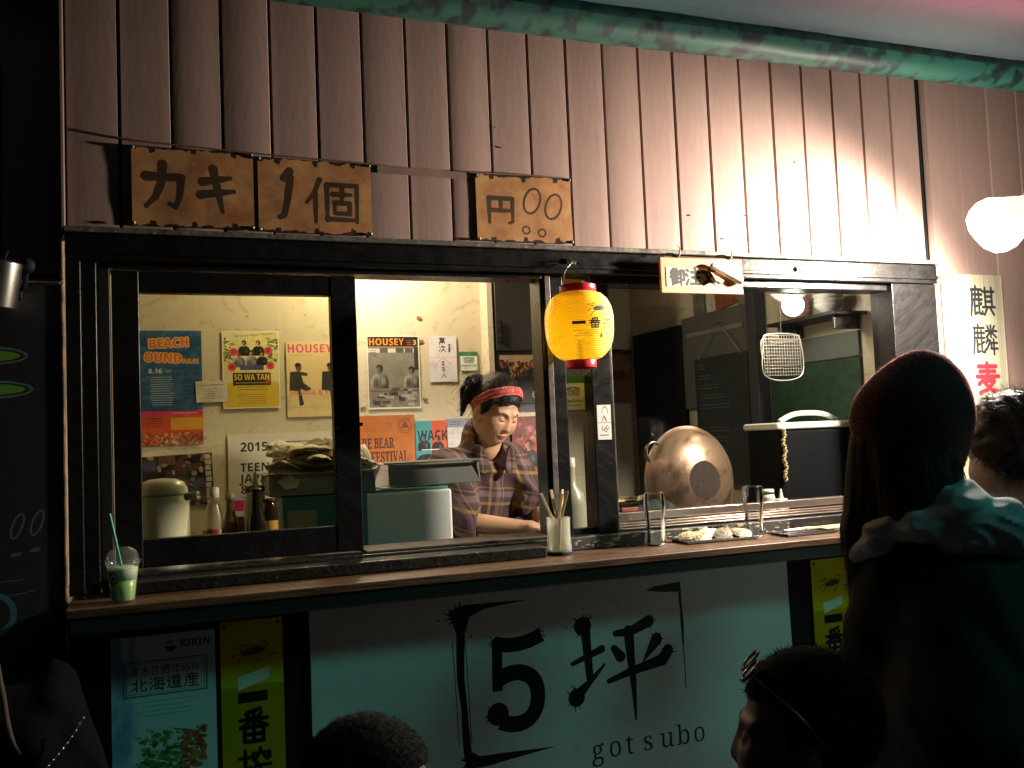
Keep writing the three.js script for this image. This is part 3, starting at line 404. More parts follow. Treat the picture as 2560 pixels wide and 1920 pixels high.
const grainy = (g, w, h, n = 900) => { speck(g, w, h, n, ['#000', '#fff', '#5a4a30'], 0.6, 2.4, 0.16); speck(g, w, h, 30, ['#000', '#fff'], 14, 60, 0.05); g.globalAlpha = 0.10; g.strokeStyle = '#fff'; g.lineWidth = 2; for (let i = 0; i < 3; i++) { g.beginPath(); g.moveTo(rnd(0, w), 0); g.lineTo(rnd(0, w), h); g.stroke(); } g.globalAlpha = 1; };
const ZP = -1.2855;
const wallPaper = (name, label, x0, x1, y0, y1, px, draw, o = {}) => flat(name, label, o.cat || 'poster', x1 - x0, y1 - y0, canvasTex(px, Math.round(px * (y1 - y0) / (x1 - x0)), (g, w, h) => { draw(g, w, h); grainy(g, w, h); }), [(x0 + x1) / 2, (y0 + y1) / 2, o.z ?? ZP], { rough: o.rough ?? 0.45, bend: 0.004, tilt: o.tilt || 0, group: o.group || 'posters on the back wall', mat: { color: lin(0.9, 0.9, 0.9) } });
wallPaper('wall_poster', 'blue sea poster with orange bubble lettering', -0.045, 0.194, 1.612, 1.918, 480, (g, w, h) => {
  const gr = (y) => mixc([28, 62, 108], [58, 110, 160], fbm(y / 60, 2, 1, 3) + 0.5); for (let y = 0; y < h; y++) { const c = gr(y); g.fillStyle = `rgb(${c.map(v => v | 0)})`; g.fillRect(0, y, w, 1); } speck(g, w, h, 260, ['#2d5a50', '#5b8fb4', '#20466e', '#7aa0b8'], 6, 34, 0.25);
  g.font = 'bold 92px sans-serif'; g.lineWidth = 20; g.strokeStyle = '#e8b45c'; g.fillStyle = '#d8644a'; const tx = (s, x, y, r) => { g.save(); g.translate(x, y); g.rotate(r); g.strokeText(s, 0, 0); g.fillText(s, 0, 0); g.restore(); }; tx('BEACH', 95, 135, -0.05); tx('OUND', 60, 235, 0.05); g.font = 'bold 44px sans-serif'; g.lineWidth = 9; tx('Vol.11', 330, 250, 0.02);
  g.fillStyle = '#dfe6ea'; g.font = 'bold 52px sans-serif'; g.fillText('8.16', 90, 330); g.font = '26px sans-serif'; g.fillText('SAT', 215, 320); scribble(g, 100, 350, 170, 230, 13, '#d5dde2', 4); scribble(g, 340, 420, 80, 120, 4, '#16324e', 5); });
wallPaper('wall_poster', 'orange and red flyer below the blue sea poster', -0.04, 0.194, 1.478, 1.6095, 420, (g, w, h) => { g.fillStyle = '#c9502c'; g.fillRect(0, 0, w, h); g.fillStyle = '#d43a6a'; g.fillRect(0, 0, w, h * 0.13); g.fillStyle = '#dc9a30'; g.fillRect(w * 0.5, h * 0.2, w * 0.5, h * 0.35); scribble(g, 200, 6, 200, 20, 1, '#f4d8d8', 4); scribble(g, 20, 40, 150, 70, 4, '#8c2416', 5); for (let i = 0; i < 150; i++) { g.globalAlpha = 0.75; g.fillStyle = ['#8a6a54', '#cbb796', '#5b4438', '#b8964a', '#d8ccb8', '#7a3a2c', '#48505a'][Math.floor(rnd(0, 7))]; g.beginPath(); g.ellipse(rnd(0, w), h * rnd(0.64, 1), rnd(4, 16), rnd(3, 11), rnd(0, 3), 0, 7); g.fill(); } g.globalAlpha = 1; });
wallPaper('wall_notice', 'small white handwritten notice taped between two posters', 0.170, 0.286, 1.640, 1.722, 260, (g, w, h) => { g.fillStyle = '#d8d2c6'; g.fillRect(0, 0, w, h); scribble(g, 20, 16, 210, 40, 1, '#6a655c', 5); scribble(g, 50, 60, 190, 100, 5, '#7a756c', 3); }, { cat: 'notice', z: -1.2825, tilt: 0.02 });
wallPaper('wall_poster', 'yellow party poster with people, palm trees and block title', 0.270, 0.488, 1.612, 1.917, 460, (g, w, h) => {
  g.fillStyle = '#f0ead2'; g.fillRect(0, 0, w, h); g.save(); g.beginPath(); g.rect(9, 9, w - 18, h - 18); g.clip(); g.fillStyle = '#ded088'; g.fillRect(0, 0, w, h); speck(g, w, h * 0.6, 60, ['#e8c844', '#f2eab0', '#c8ccb0'], 20, 70, 0.5); speck(g, w, 1, 1, ['#fff'], 1, 2); for (let i = 0; i < 70; i++) { g.globalAlpha = 0.7; g.fillStyle = ['#46603a', '#3a5438', '#6a7a44'][i % 3]; const l = i % 2; g.beginPath(); g.ellipse((l ? 50 : w - 50) + rnd(-44, 44), 100 + rnd(-40, 160), rnd(6, 26), rnd(3, 10), rnd(0, 3), 0, 7); g.fill(); } g.globalAlpha = 1;
  person(g, 175, 100, 0.95, '#30302c', '#1c1c1c', '#c89878'); person(g, 290, 100, 0.95, '#2c3038', '#9a3424', '#caa080'); person(g, 130, 190, 1.0, '#e4e0da', '#4a3a2a', '#a8785c'); person(g, 235, 185, 1.05, '#d8dce2', '#3a2a20', '#c09070'); person(g, 320, 190, 0.85, '#262c38', '#1c1a18', '#c8a080');
  g.fillStyle = '#4c4a78'; g.fillRect(140, 285, 190, 40); for (const [x, y] of [[75, 300], [385, 290], [90, 175], [370, 165]]) { g.fillStyle = '#d0485c'; g.beginPath(); g.arc(x, y, 34, 0, 7); g.fill(); g.fillStyle = '#a82c40'; g.beginPath(); g.arc(x, y, 14, 0, 7); g.fill(); }
  g.fillStyle = '#d4b838'; g.fillRect(0, 430, w, 300); speck(g, w, 10, 1, ['#fff'], 1, 2); g.fillStyle = '#2e2c1c'; g.fillRect(80, 348, 305, 105); g.font = 'bold 68px sans-serif'; g.fillStyle = '#e8c43c'; g.fillText('SO WA TAN', 88, 408, 290); scribble(g, 95, 420, 270, 24, 1, '#cfae3a', 5); g.fillStyle = '#c23a2c'; g.fillRect(345, 405, 34, 34); scribble(g, 90, 458, 290, 40, 2, '#3a3420', 4); scribble(g, 110, 520, 260, 90, 5, '#4a4228', 3); g.restore(); g.save(); g.translate(95, 52); g.rotate(-0.08); g.fillStyle = '#33332c'; g.font = 'italic 22px serif'; g.fillText('That is Real Reggae Dancehall !', 0, 0); g.restore(); });
wallPaper('wall_poster', 'cream magazine cover with pink title and two seated men', 0.514, 0.730, 1.572, 1.876, 440, (g, w, h) => { g.fillStyle = '#e6cf9c'; g.fillRect(0, 0, w, h); g.fillStyle = '#e0527c'; g.font = 'bold 96px sans-serif'; g.fillText('HOUSEY', 6, 92, 430); scribble(g, 12, 104, 190, 20, 1, '#d88a90', 4); const sit = (x) => { g.fillStyle = '#3a3a38'; g.beginPath(); g.moveTo(x - 10, 250); g.lineTo(x + 60, 245); g.lineTo(x + 130, 262); g.lineTo(x + 126, 285); g.lineTo(x + 80, 280); g.lineTo(x + 95, 340); g.lineTo(x + 160, 390); g.lineTo(x + 120, 410); g.lineTo(x + 70, 390); g.lineTo(x + 96, 520); g.lineTo(x + 60, 530); g.lineTo(x + 50, 410); g.lineTo(x - 20, 400); g.closePath(); g.fill(); g.fillStyle = '#6a4a3a'; g.beginPath(); g.ellipse(x + 58, 215, 24, 32, 0, 0, 7); g.fill(); g.fillStyle = '#24201c'; g.beginPath(); g.ellipse(x + 54, 200, 27, 24, 0, 2.8, 6.3); g.fill(); }; sit(40); sit(300); g.globalAlpha = 0.8; g.fillStyle = '#e0607c'; g.font = 'bold 56px sans-serif'; g.fillText('SUSADA & Y', 24, 440, 400); g.globalAlpha = 1; g.fillStyle = '#b89a70'; g.fillRect(20, 540, 400, 3); });
wallPaper('wall_poster', 'dark photo collage sheet behind the thermos pot', -0.06, 0.226, 1.246, 1.441, 480, (g, w, h) => { g.fillStyle = '#241c1e'; g.fillRect(0, 0, w, h); for (let i = 0; i < 26; i++) { g.save(); g.translate(rnd(0, w), rnd(0, h)); g.rotate(rnd(-0.5, 0.5)); g.globalAlpha = 0.75; g.fillStyle = ['#6a4a44', '#3c4a66', '#7a5a3c', '#8a6a5c', '#44362e', '#5a6a86', '#a87a4c'][i % 7]; g.fillRect(-50, -35, rnd(50, 130), rnd(40, 90)); g.fillStyle = ['#d8c8c0', '#caa078'][i % 2]; g.beginPath(); g.ellipse(rnd(-30, 40), rnd(-20, 30), rnd(8, 22), rnd(8, 24), 0, 0, 7); g.fill(); g.restore(); } for (let i = 0; i < 9; i++) { g.fillStyle = '#cfc6b4'; g.fillRect(w - 44 + rnd(-3, 3), 8 + i * h / 9, 34, h / 11); } }, { tilt: 0.03 });
wallPaper('wall_poster', 'white event poster with bold year and pink katakana', 0.283, 0.684, 0.95, 1.512, 640, (g, w, h) => { g.fillStyle = '#d9d2c8'; g.fillRect(0, 0, w, h); g.fillStyle = '#1c1a18'; g.font = 'bold 78px sans-serif'; g.fillText('2015', 72, 110); g.font = 'bold 74px sans-serif'; g.fillText('TEEN', 70, 235); g.fillText('JAPAN', 70, 305); g.fillText('8', 70, 372); g.strokeStyle = '#1c1a18'; glyph(g, '月', 118, 322, 42, 52, 6); g.font = 'bold 70px sans-serif'; g.fillText('31', 165, 372); scribble(g, 70, 385, 170, 22, 1, '#4a4640', 5); scribble(g, 290, 48, 260, 20, 1, '#4a4640', 6); g.strokeStyle = '#d83a7c'; glyphs(g, 'ミス・ティーン・', 282, 78, 50, 60, 9, 48); glyphs(g, 'ジャパン', 282, 150, 66, 66, 10, 66); g.fillStyle = '#cf2f82'; g.fillRect(0, 410, w * 0.6, 66); scribble(g, 90, 420, 260, 46, 2, '#f2b8d4', 5); scribble(g, 70, 495, 200, 50, 2, '#8a8078', 4); g.fillStyle = '#d85a86'; for (let i = 0; i < 3; i++) g.fillRect(68, 560 + i * 34, 120, 26); }, { rough: 0.6 });
wallPaper('wall_poster', 'black and white magazine cover with orange title', 0.842, 1.066, 1.594, 1.900, 460, (g, w, h) => {
  g.fillStyle = '#e2dccb'; g.fillRect(0, 0, w, h); g.save(); g.beginPath(); g.rect(8, 10, w - 20, h - 24); g.clip(); g.fillStyle = '#7c7b73'; g.fillRect(0, 0, w, h); speck(g, w, h, 200, ['#8e8d84', '#6a6a62'], 10, 50, 0.25); g.fillStyle = '#241c16'; g.fillRect(0, 0, w, 92); g.fillStyle = '#c8c6bc'; g.fillRect(0, 112, w, 34); g.fillStyle = '#55534c'; for (const x of [110, 250, 330]) g.fillRect(x, 104, 70, 44); g.fillStyle = '#33322e'; g.fillRect(410, 96, 40, 200);
  person(g, 105, 285, 1.5, '#c8c6be', '#37352f', '#6a665c'); person(g, 385, 300, 1.35, '#d0cec6', '#22211d', '#6e6a60'); g.fillStyle = '#5a5850'; g.fillRect(0, 470, w, 8); for (let i = 0; i < 60; i++) { g.globalAlpha = 0.7; g.fillStyle = ['#3a3832', '#b8b5aa', '#6c6a60', '#22211d', '#8a8478'][i % 5]; g.fillRect(rnd(0, w), rnd(440, h), rnd(20, 80), rnd(10, 50)); } g.globalAlpha = 1; g.fillStyle = '#e08a34'; g.font = 'bold 80px sans-serif'; g.fillText('HOUSEY', 14, 82, 310); g.fillStyle = '#e8c48c'; g.font = 'bold 56px sans-serif'; g.fillText('3', 404, 78); scribble(g, 345, 34, 44, 50, 3, '#a8562c', 5); scribble(g, 16, 96, 420, 16, 1, '#b86a34', 4); scribble(g, 20, 120, 60, 60, 4, '#24221e', 4); scribble(g, 20, 448, 240, 24, 1, '#a86038', 5); g.restore(); });
wallPaper('gift_envelope', 'white ceremonial envelope with brushed characters and pink cord print', 1.107, 1.229, 1.703, 1.899, 300, (g, w, h) => { g.fillStyle = '#dcdbe2'; g.fillRect(0, 0, w, h); g.strokeStyle = '#dba3a4'; g.lineWidth = 5; g.beginPath(); g.moveTo(0, 228); g.lineTo(w, 228); g.stroke(); g.lineWidth = 9; for (const [x, y] of [[70, 300], [236, 300]]) { g.beginPath(); g.moveTo(150, 228); g.lineTo(x, y); g.stroke(); } g.lineWidth = 3; for (const x of [110, 190]) { g.beginPath(); g.ellipse(x, 190, 22, 44, x < 150 ? -0.7 : 0.7, 0, 7); g.stroke(); } g.fillStyle = '#22201e'; glyph(g, '萬', 108, 16, 76, 76, 9, 0.4); glyph(g, '次', 108, 98, 76, 76, 9, 0.4); glyph(g, 'ま', 122, 262, 56, 56, 6, 0.4); glyph(g, 'る', 122, 326, 56, 56, 6, 0.4); glyph(g, '八', 122, 392, 60, 56, 7, 0.4); g.fillStyle = '#c0323c'; g.beginPath(); g.moveTo(222, 80); g.lineTo(238, 96); g.lineTo(222, 112); g.lineTo(206, 96); g.fill(); g.fillStyle = '#3c4a3c'; g.fillRect(212, 112, 20, 62); }, { cat: 'envelope', z: -1.283 });
const owl = (g, w, h) => { g.fillStyle = '#dfe8e0'; g.fillRect(0, 0, w, h); g.strokeStyle = '#3c6e4c'; g.lineWidth = 10; g.strokeRect(4, 4, w - 8, h - 8); g.fillStyle = '#3c7a4a'; g.fillRect(0, 0, w, h * 0.22); const cy = h * 0.46, r = w * 0.125; g.strokeStyle = '#15201a'; g.lineWidth = w * 0.028; for (const s of [-1, 1]) { const cx = w / 2 + s * w * 0.14; g.beginPath(); g.arc(cx, cy, r, 0, 7); g.stroke(); g.lineWidth = w * 0.02; g.beginPath(); g.arc(cx, cy, r * 0.52, 0, 7); g.stroke(); g.fillStyle = '#15201a'; g.beginPath(); g.arc(cx, cy, r * 0.22, 0, 7); g.fill(); g.lineWidth = w * 0.028; } g.beginPath(); g.moveTo(w * 0.21, cy - r * 1.05); g.lineTo(w * 0.33, cy - r * 1.05); g.quadraticCurveTo(w / 2, cy - r * 1.7, w * 0.67, cy - r * 1.05); g.lineTo(w * 0.79, cy - r * 1.05); g.stroke(); g.beginPath(); g.moveTo(w * 0.47, cy + r * 0.7); g.lineTo(w * 0.5, cy + r * 1.15); g.lineTo(w * 0.53, cy + r * 0.7); g.fill(); g.font = `bold ${w * 0.165}px sans-serif`; g.fillStyle = '#1c2a20'; g.fillText('trip', w * 0.08, h * 0.76); g.fillStyle = '#3e7c50'; g.fillText('advisor', w * 0.34, h * 0.76, w * 0.6); scribble(g, w * 0.2, h * 0.8, w * 0.6, h * 0.08, 1, '#2a3a2e', w * 0.02); };
wallPaper('review_sticker', 'small green and white owl sticker on the plaster beside the envelope', 1.242, 1.325, 1.747, 1.831, 240, owl, { cat: 'sticker', z: -1.284, group: 'owl stickers' });
wallPaper('wall_poster', 'orange brown festival poster with slab lettering', 0.70, 1.033, 1.29, 1.568, 720, (g, w, h) => { g.fillStyle = '#b5682c'; g.fillRect(0, 0, w, h); speck(g, w, h, 200, ['#c47a3a', '#a05a24'], 8, 40, 0.2); g.fillStyle = '#43220f'; const arc = (s, y, size, x0, sx) => { g.save(); g.translate(x0, y); g.scale(sx, 1); g.font = `bold ${size}px serif`; g.lineWidth = 4; g.strokeStyle = '#43220f'; g.fillText(s, 0, 0); g.strokeText(s, 0, 0); g.restore(); }; arc('RARE BEAR', 290, 124, 140, 0.53); arc('BEER FESTIVAL', 420, 136, 112, 0.50); scribble(g, 240, 60, 300, 90, 4, '#8a4a20', 3); scribble(g, 210, 455, 380, 70, 4, '#7a3e18', 3); g.lineWidth = 5; g.strokeStyle = '#6a3414'; g.beginPath(); g.arc(632, 96, 66, 0, 7); g.stroke(); g.beginPath(); g.arc(632, 96, 50, 0, 7); g.stroke(); g.fillStyle = '#7a3e18'; g.beginPath(); g.moveTo(632, 50); g.lineTo(672, 118); g.lineTo(592, 118); g.fill(); g.fillStyle = '#3a1414'; g.beginPath(); g.ellipse(630, 520, 60, 70, 0, 0, 7); g.fill(); });
wallPaper('wall_poster', 'turquoise and orange band poster with cut off black letters', 1.037, 1.172, 1.34, 1.540, 340, (g, w, h) => { g.fillStyle = '#3f9aa6'; g.fillRect(0, 0, w * 0.5, h); g.fillStyle = '#d0552c'; g.fillRect(w * 0.5, 0, w * 0.5, h); g.fillStyle = '#161314'; g.font = 'bold 150px sans-serif'; g.fillText('WACK', 20, 210, 330); person(g, 90, 170, 1.3, '#20242c', '#101014', '#5a6a70'); person(g, 240, 190, 1.3, '#2a1c1c', '#160f0f', '#9a5a44'); g.fillStyle = '#d8d4cc'; g.fillRect(60, 300, 200, 12); g.fillStyle = '#141418'; g.beginPath(); g.ellipse(120, 420, 120, 70, 0, 0, 7); g.fill(); });
wallPaper('wall_calendar', 'pale blue and white calendar sheet behind the cook', 1.176, 1.335, 1.34, 1.546, 300, (g, w, h) => { g.fillStyle = '#cfcdd2'; g.fillRect(0, 0, w, h); g.fillStyle = '#8791ac'; g.fillRect(0, 0, w, 70); scribble(g, 20, 16, 100, 40, 2, '#4c5676', 5); scribble(g, 190, 16, 80, 40, 2, '#3c4666', 6); g.strokeStyle = '#a8a6ac'; g.lineWidth = 2; for (let i = 1; i < 7; i++) { g.beginPath(); g.moveTo(i * w / 7, 70); g.lineTo(i * w / 7, h); g.moveTo(0, 70 + i * 45); g.lineTo(w, 70 + i * 45); g.stroke(); } }, { cat: 'calendar' });
// small stains of torn tape on the plaster
for (const [x, y] of [[1.07, 1.975], [1.075, 1.875], [1.085, 1.63], [0.82, 1.60]]) single('tape_scrap', 'brown scrap of old tape stuck on the cream plaster', 'tape', sheet(0.022, 0.012, 0.002, 3, 3, 0.0005, x * 9), M([0.22, 0.12, 0.06], 0.8), [x, y, -1.286], [0, 0, rnd(-0.4, 0.4)], 'tape scraps');

// ---- dark cabinet with posters, beyond the plaster wall ----
{
  const c = thing('tall_cabinet', 'tall black cabinet behind the cook', 'cabinet', [1.485, 0.05, -1.55]);
  part('body', box(0.22, 2.18, 0.66, 0.006), M([0.02, 0.02, 0.021], 0.4), c, [0, 1.09, 0]);
  part('upper_door', box(0.205, 0.30, 0.018, 0.004), M([0.035, 0.033, 0.030], 0.3), c, [0, 1.925, 0.3392]);
  part('door_handle', box(0.012, 0.09, 0.016, 0.003), darkSteel, c, [-0.088, 1.86, 0.357]);
  wallPaper('cabinet_poster', 'brown bar scene poster with a white letter on the black cabinet', 1.377, 1.588, 1.60, 1.818, 420, (g, w, h) => { g.fillStyle = '#1c130e'; g.fillRect(0, 0, w, h); g.fillStyle = '#b99a78'; g.fillRect(40, 20, w - 80, 60); for (let i = 0; i < 90; i++) { g.globalAlpha = 0.8; g.fillStyle = ['#8a4a22', '#c47a34', '#5a3018', '#d8a860', '#3a2418'][i % 5]; g.fillRect(rnd(60, 330), rnd(60, 190), rnd(6, 26), rnd(10, 40)); } g.globalAlpha = 1; person(g, 60, 90, 1.3, '#14100e', '#0c0a08', '#8a5a44'); person(g, 350, 90, 1.3, '#181416', '#0c0a0a', '#a86a54'); g.fillStyle = '#100c0a'; g.fillRect(0, 230, w, h); g.fillStyle = '#b8b4ae'; g.font = '110px sans-serif'; g.fillText('e.', 320, 390); }, { z: -1.2105 });
  wallPaper('cabinet_poster', 'crimson magazine page hanging low on the black cabinet', 1.44, 1.588, 1.28, 1.565, 260, (g, w, h) => { g.fillStyle = '#7c1c22'; g.fillRect(0, 0, w, h); speck(g, w, h, 160, ['#a83a30', '#4a0f16', '#c05a3c', '#2a0c10', '#d89a7a'], 6, 34, 0.5); g.fillStyle = '#d8c4b0'; g.fillRect(20, 8, 220, 30); person(g, 130, 250, 1.5, '#301018', '#140a0c', '#b06a50'); }, { z: -1.2105 });
}
// ---- right part of the room ----
{
  wallPaper('torn_poster', 'torn pink and brown picture curling off the far wall', 2.322, 2.448, 1.62, 1.91, 240, (g, w, h) => { g.fillStyle = '#8a6248'; g.fillRect(0, 0, w, h); g.fillStyle = '#6a2030'; g.beginPath(); g.moveTo(0, 240); g.lineTo(140, 210); g.lineTo(240, 300); g.lineTo(60, 330); g.fill(); g.fillStyle = '#3a2824'; g.fillRect(0, 0, w, 60); speck(g, w, h, 80, ['#a87a5a', '#5a3a30'], 8, 30, 0.4); }, { z: -1.985, tilt: -0.06 });
  const flatX = (name, label, cat, z0, z1, y0, y1, d, m, x = 2.469) => single(name, label, cat, boxAt(x - d, x, y0, y1, z0, z1, 0.003), m);
  flatX('dark_door', 'plain black door leaf against the side wall', 'door', -1.93, -1.445, 0.06, 1.975, 0.03, M([0.012, 0.012, 0.014], 0.8, { specularIntensity: 0.3 }));
  const gp = thing('grey_board', 'grey backing board behind the hanging blackboard', 'board', [2.445, 1.78, -1.15], -Math.PI / 2);
  part('panel', box(0.56, 0.44, 0.012, 0.003), M([0.11, 0.105, 0.10], 0.7, { map: tGrain }), gp); part('rail', box(0.46, 0.02, 0.006, 0.002), M([0.20, 0.18, 0.165], 0.6), gp, [0, 0.13, 0.0095]);
  const bb = thing('blackboard', 'small chalk written blackboard hanging by a string', 'blackboard', [2.425, 1.50, -1.09], -Math.PI / 2);
  part('slate', (() => { const g = box(0.42, 0.58, 0.014, 0.003); for (let i = 0, u = g.attributes.uv, p = g.attributes.position; i < u.count; i++) u.setXY(i, p.getX(i) / 0.42 + 0.5, p.getY(i) / 0.58 + 0.5); return g; })(), M([1, 1, 1], 0.7, { map: canvasTex(420, 580, (g, w, h) => { g.fillStyle = '#1b1e20'; g.fillRect(0, 0, w, h); speck(g, w, h, 120, ['#2a2e30'], 10, 50, 0.3); for (let r = 0; r < 5; r++) scribble(g, 30, 30 + r * 46, 60 + r * 50, 30, 2, '#6a7072', 3); for (let r = 0; r < 4; r++) scribble(g, 40, 320 + r * 44, 240, 30, 2, '#5c6264', 3); }) }), bb);
  const str = part('string', tube([[-0.17, 0.285, 0.010], [0, 0.425, 0.014], [0.17, 0.285, 0.010]], 0.0025, 20, 6), M([0.25, 0.2, 0.15], 0.8), bb); part('hook', tube([[0, 0.44, -0.016], [0, 0.436, 0.012], [0, 0.424, 0.020], [0, 0.43, 0.026]], 0.003, 16, 6), M([0.5, 0.35, 0.1], 0.3, { metalness: 1 }), str);
  flatX('side_post', 'dark upright post on the side wall beside the blackboard', 'post', -0.862, -0.80, 0.06, 2.44, 0.06, M([0.03, 0.03, 0.035], 0.6));
  flatX('green_panel', 'mottled green plastic splash panel behind the cooler', 'panel', -0.78, -0.24, 1.30, 1.70, 0.012, M([0.025, 0.085, 0.042], 0.5, { map: tScuff }));
  flatX('white_rail', 'pale tiled strip above the green splash panel', 'panel', -0.78, -0.24, 1.705, 1.80, 0.014, M([0.14, 0.16, 0.15], 0.45, { map: tGrain }));
  const pin = (lab, z, y, w, h, c, tilt) => single('pinned_picture', lab, 'picture', box(w, h, 0.004, 0.001), M(c, 0.6, { map: tScuff }), [2.462, y, z], [0, -Math.PI / 2, tilt], 'pictures high on the side wall');
  pin('small grey photo pinned above the grey board', -1.30, 2.07, 0.10, 0.13, [0.25, 0.23, 0.21], 0.02); pin('orange leaflet pinned above the blackboard', -1.08, 2.08, 0.17, 0.14, [0.42, 0.13, 0.05], 0.1); pin('white framed picture tilting above the blackboard', -0.90, 2.07, 0.19, 0.12, [0.42, 0.40, 0.36], 0.18);
  const sh = thing('bowl_shelf', 'small dark wall shelf for bowls, high on the side wall', 'shelf', [2.395, 1.86, -0.40]); part('plank', box(0.15, 0.014, 0.40, 0.003), darkWood, sh); for (const z of [-0.16, 0.16]) part('bracket', box(0.12, 0.05, 0.012, 0.003), darkSteel, sh, [0.01, -0.032, z]);
  const bowl = lathe([[0, 0], [0.022, 0], [0.024, 0.006], [0.05, 0.028], [0.056, 0.040], [0.053, 0.040], [0.046, 0.028], [0, 0.009]], 24);
  for (const [z, n, c, k] of [[-0.50, 4, [0.36, 0.20, 0.17], 'brown'], [-0.31, 3, [0.45, 0.43, 0.40], 'white']]) for (let i = 0; i < n; i++) single('bowl', `${k} ceramic bowl in the ${k} stack on the wall shelf`, 'bowl', bowl, M(c, 0.3), [2.39, 1.8675 + i * 0.017, z], null, `${k} bowls on the shelf`);
}

// ================= AWNING =================
{
  const a = thing('awning', 'teal striped canvas awning with a mould spotted roll along the wall top', 'awning', [0, 0, 0]);
  const rollT = dataTex(1024, 256, (u, v) => { const m = fbm(u * 34, v * 5, 2, 5) + 0.4 * fbm(u * 9, v * 2, 8, 3); const k = sstep(-0.06, 0.20, m); const base = [0.026, 0.115 + 0.04 * fbm(u * 12, v * 8, 5, 3), 0.090]; return mixc(base, [0.012, 0.028, 0.036], k); });
  const N = 90, rings = 18, pos = [], uv = [], idx = [], r = 0.056;
  for (let i = 0; i <= N; i++) for (let j = 0; j <= rings; j++) { const x = -0.8 + 5 * i / N, an = j / rings * 6.2832, w = 1 + 0.05 * noise(x * 5, an) + 0.03 * noise(x * 18, an * 2); const sag = -0.006 * Math.cos(x * 1.2) + 0.012 * Math.abs(x - 1.2) / 1.6; pos.push(x, 2.636 + sag + Math.sin(an) * r * w, 0.165 + Math.cos(an) * r * w); uv.push(x / 2, j / rings); }
  for (let i = 0; i < N; i++) for (let j = 0; j < rings; j++) { const p = i * (rings + 1) + j; idx.push(p, p + 1, p + rings + 2, p, p + rings + 2, p + rings + 1); }
  const g = new THREE.BufferGeometry(); g.setAttribute('position', new THREE.Float32BufferAttribute(pos, 3)); g.setAttribute('uv', new THREE.Float32BufferAttribute(uv, 2)); g.setIndex(idx); g.computeVertexNormals();
  part('roll', g, M([0.9, 0.9, 0.9], 0.5, { map: rollT }), a);
  // canvas: pale weathered weave, thin enough to glow
  const cloth = dataTex(512, 512, (u, v) => { const th = 0.86 + 0.10 * fbm(u * 4, v * 120, 1, 2) + 0.14 * tile(u, v, 4, 6, 4) + rnd(-0.03, 0.03); return [0.052 * th, 0.080 * th, 0.086 * th]; });
  const f = new THREE.PlaneGeometry(5, 2.05, 60, 44), p = f.attributes.position;
  for (let i = 0; i < p.count; i++) { const x = p.getX(i) + 1.7, t = (p.getY(i) + 1.025) / 2.05; p.setXYZ(i, x, 2.668 + 0.31 * t + 0.004 * noise(x * 4, t * 16) + 0.012 * Math.abs(x - 1.2) / 1.6, 0.205 + 2.05 * t); }
  for (let i = 0, u = f.attributes.uv; i < u.count; i++) u.setXY(i, u.getX(i) * 5, u.getY(i) * 2);
  f.computeVertexNormals(); part('canvas', f, M([0.95, 0.95, 0.95], 0.95, { map: cloth, transmission: 0.5, thickness: 0 }), a);
  part('front_bar', new THREE.CylinderGeometry(0.02, 0.02, 5, 16).rotateZ(Math.PI / 2), wornAlu, a, [1.7, 2.995, 2.262]);
  part('head_rail', boxAt(-0.8, 4.2, 2.735, 2.765, -0.034, 0.1945, 0.004), wornAlu, a);
  part('rail_lip', boxAt(-0.8, 4.2, 2.650, 2.766, 0.195, 0.203, 0.002), wornAlu, a);
  for (const x of [-0.7, 1.0, 3.9]) part('arm', tube([[x, 2.90, -0.03], [x, 2.95, 0.8], [x, 2.99, 2.25]], 0.012, 10, 8), wornAlu, a);
}
// ================= LAMPS =================
const warm = lin(1, 0.86, 0.66);
{ // flood bulb outside, tipped down towards the wall and shelf
  const L = thing('flood_lamp', 'glaring bare flood bulb hanging in front of the wall near the lettered board', 'lamp', [2.413, 2.048, 0.45]);
  const ax = V(-0.53, -0.56, -0.63).normalize(), q = new THREE.Quaternion().setFromUnitVectors(V(0, -1, 0), ax);
  const h = new THREE.Group(); 
  const bulb = part('bulb', lathe([[0, -0.090], [0.036, -0.088], [0.066, -0.074], [0.082, -0.050], [0.087, -0.020], [0.080, 0.008], [0.058, 0.036]], 40), M([0.9, 0.9, 0.9], 0.5, { emissive: lin(1, 0.90, 0.72), emissiveIntensity: 12 }), L); bulb.quaternion.copy(q);
  const neck = part('reflector_neck', lathe([[0.058, 0.0362], [0.042, 0.058], [0.027, 0.076], [0.022, 0.085]], 32), M([0.75, 0.75, 0.72], 0.3, { emissive: lin(1, 0.9, 0.72), emissiveIntensity: 1.2 }), L); neck.quaternion.copy(q);
  const sock = part('socket', lathe([[0, 0.14], [0.02, 0.138], [0.025, 0.12], [0.025, 0.084], [0.0, 0.084]], 24), M([0.02, 0.02, 0.02], 0.4), L); sock.quaternion.copy(q);
  const e = V(0, 0.135, 0).applyQuaternion(q); part('cable', tube([[e.x, e.y, e.z], [e.x + 0.03, e.y + 0.08, e.z + 0.02], [e.x + 0.04, e.y + 0.25, e.z - 0.04], [e.x + 0.05, 0.74, 0.05]], 0.004, 30, 8), black, L);
  const s = new THREE.SpotLight(lin(1, 0.865, 0.70), 29, 0, 84 * D, 0.55, 2); s.name = 'flood_light'; s.position.copy(ax).multiplyScalar(0.03); s.castShadow = true; s.shadow.radius = 2.6; s.target.position.copy(ax).multiplyScalar(2); L.add(s, s.target);
  const sp = new THREE.PointLight(lin(1, 0.89, 0.74), 2.1, 0, 2); sp.name = 'flood_spill_light'; sp.position.copy(ax).multiplyScalar(0.02); sp.castShadow = true; sp.shadow.radius = 2.6; L.add(sp);
}
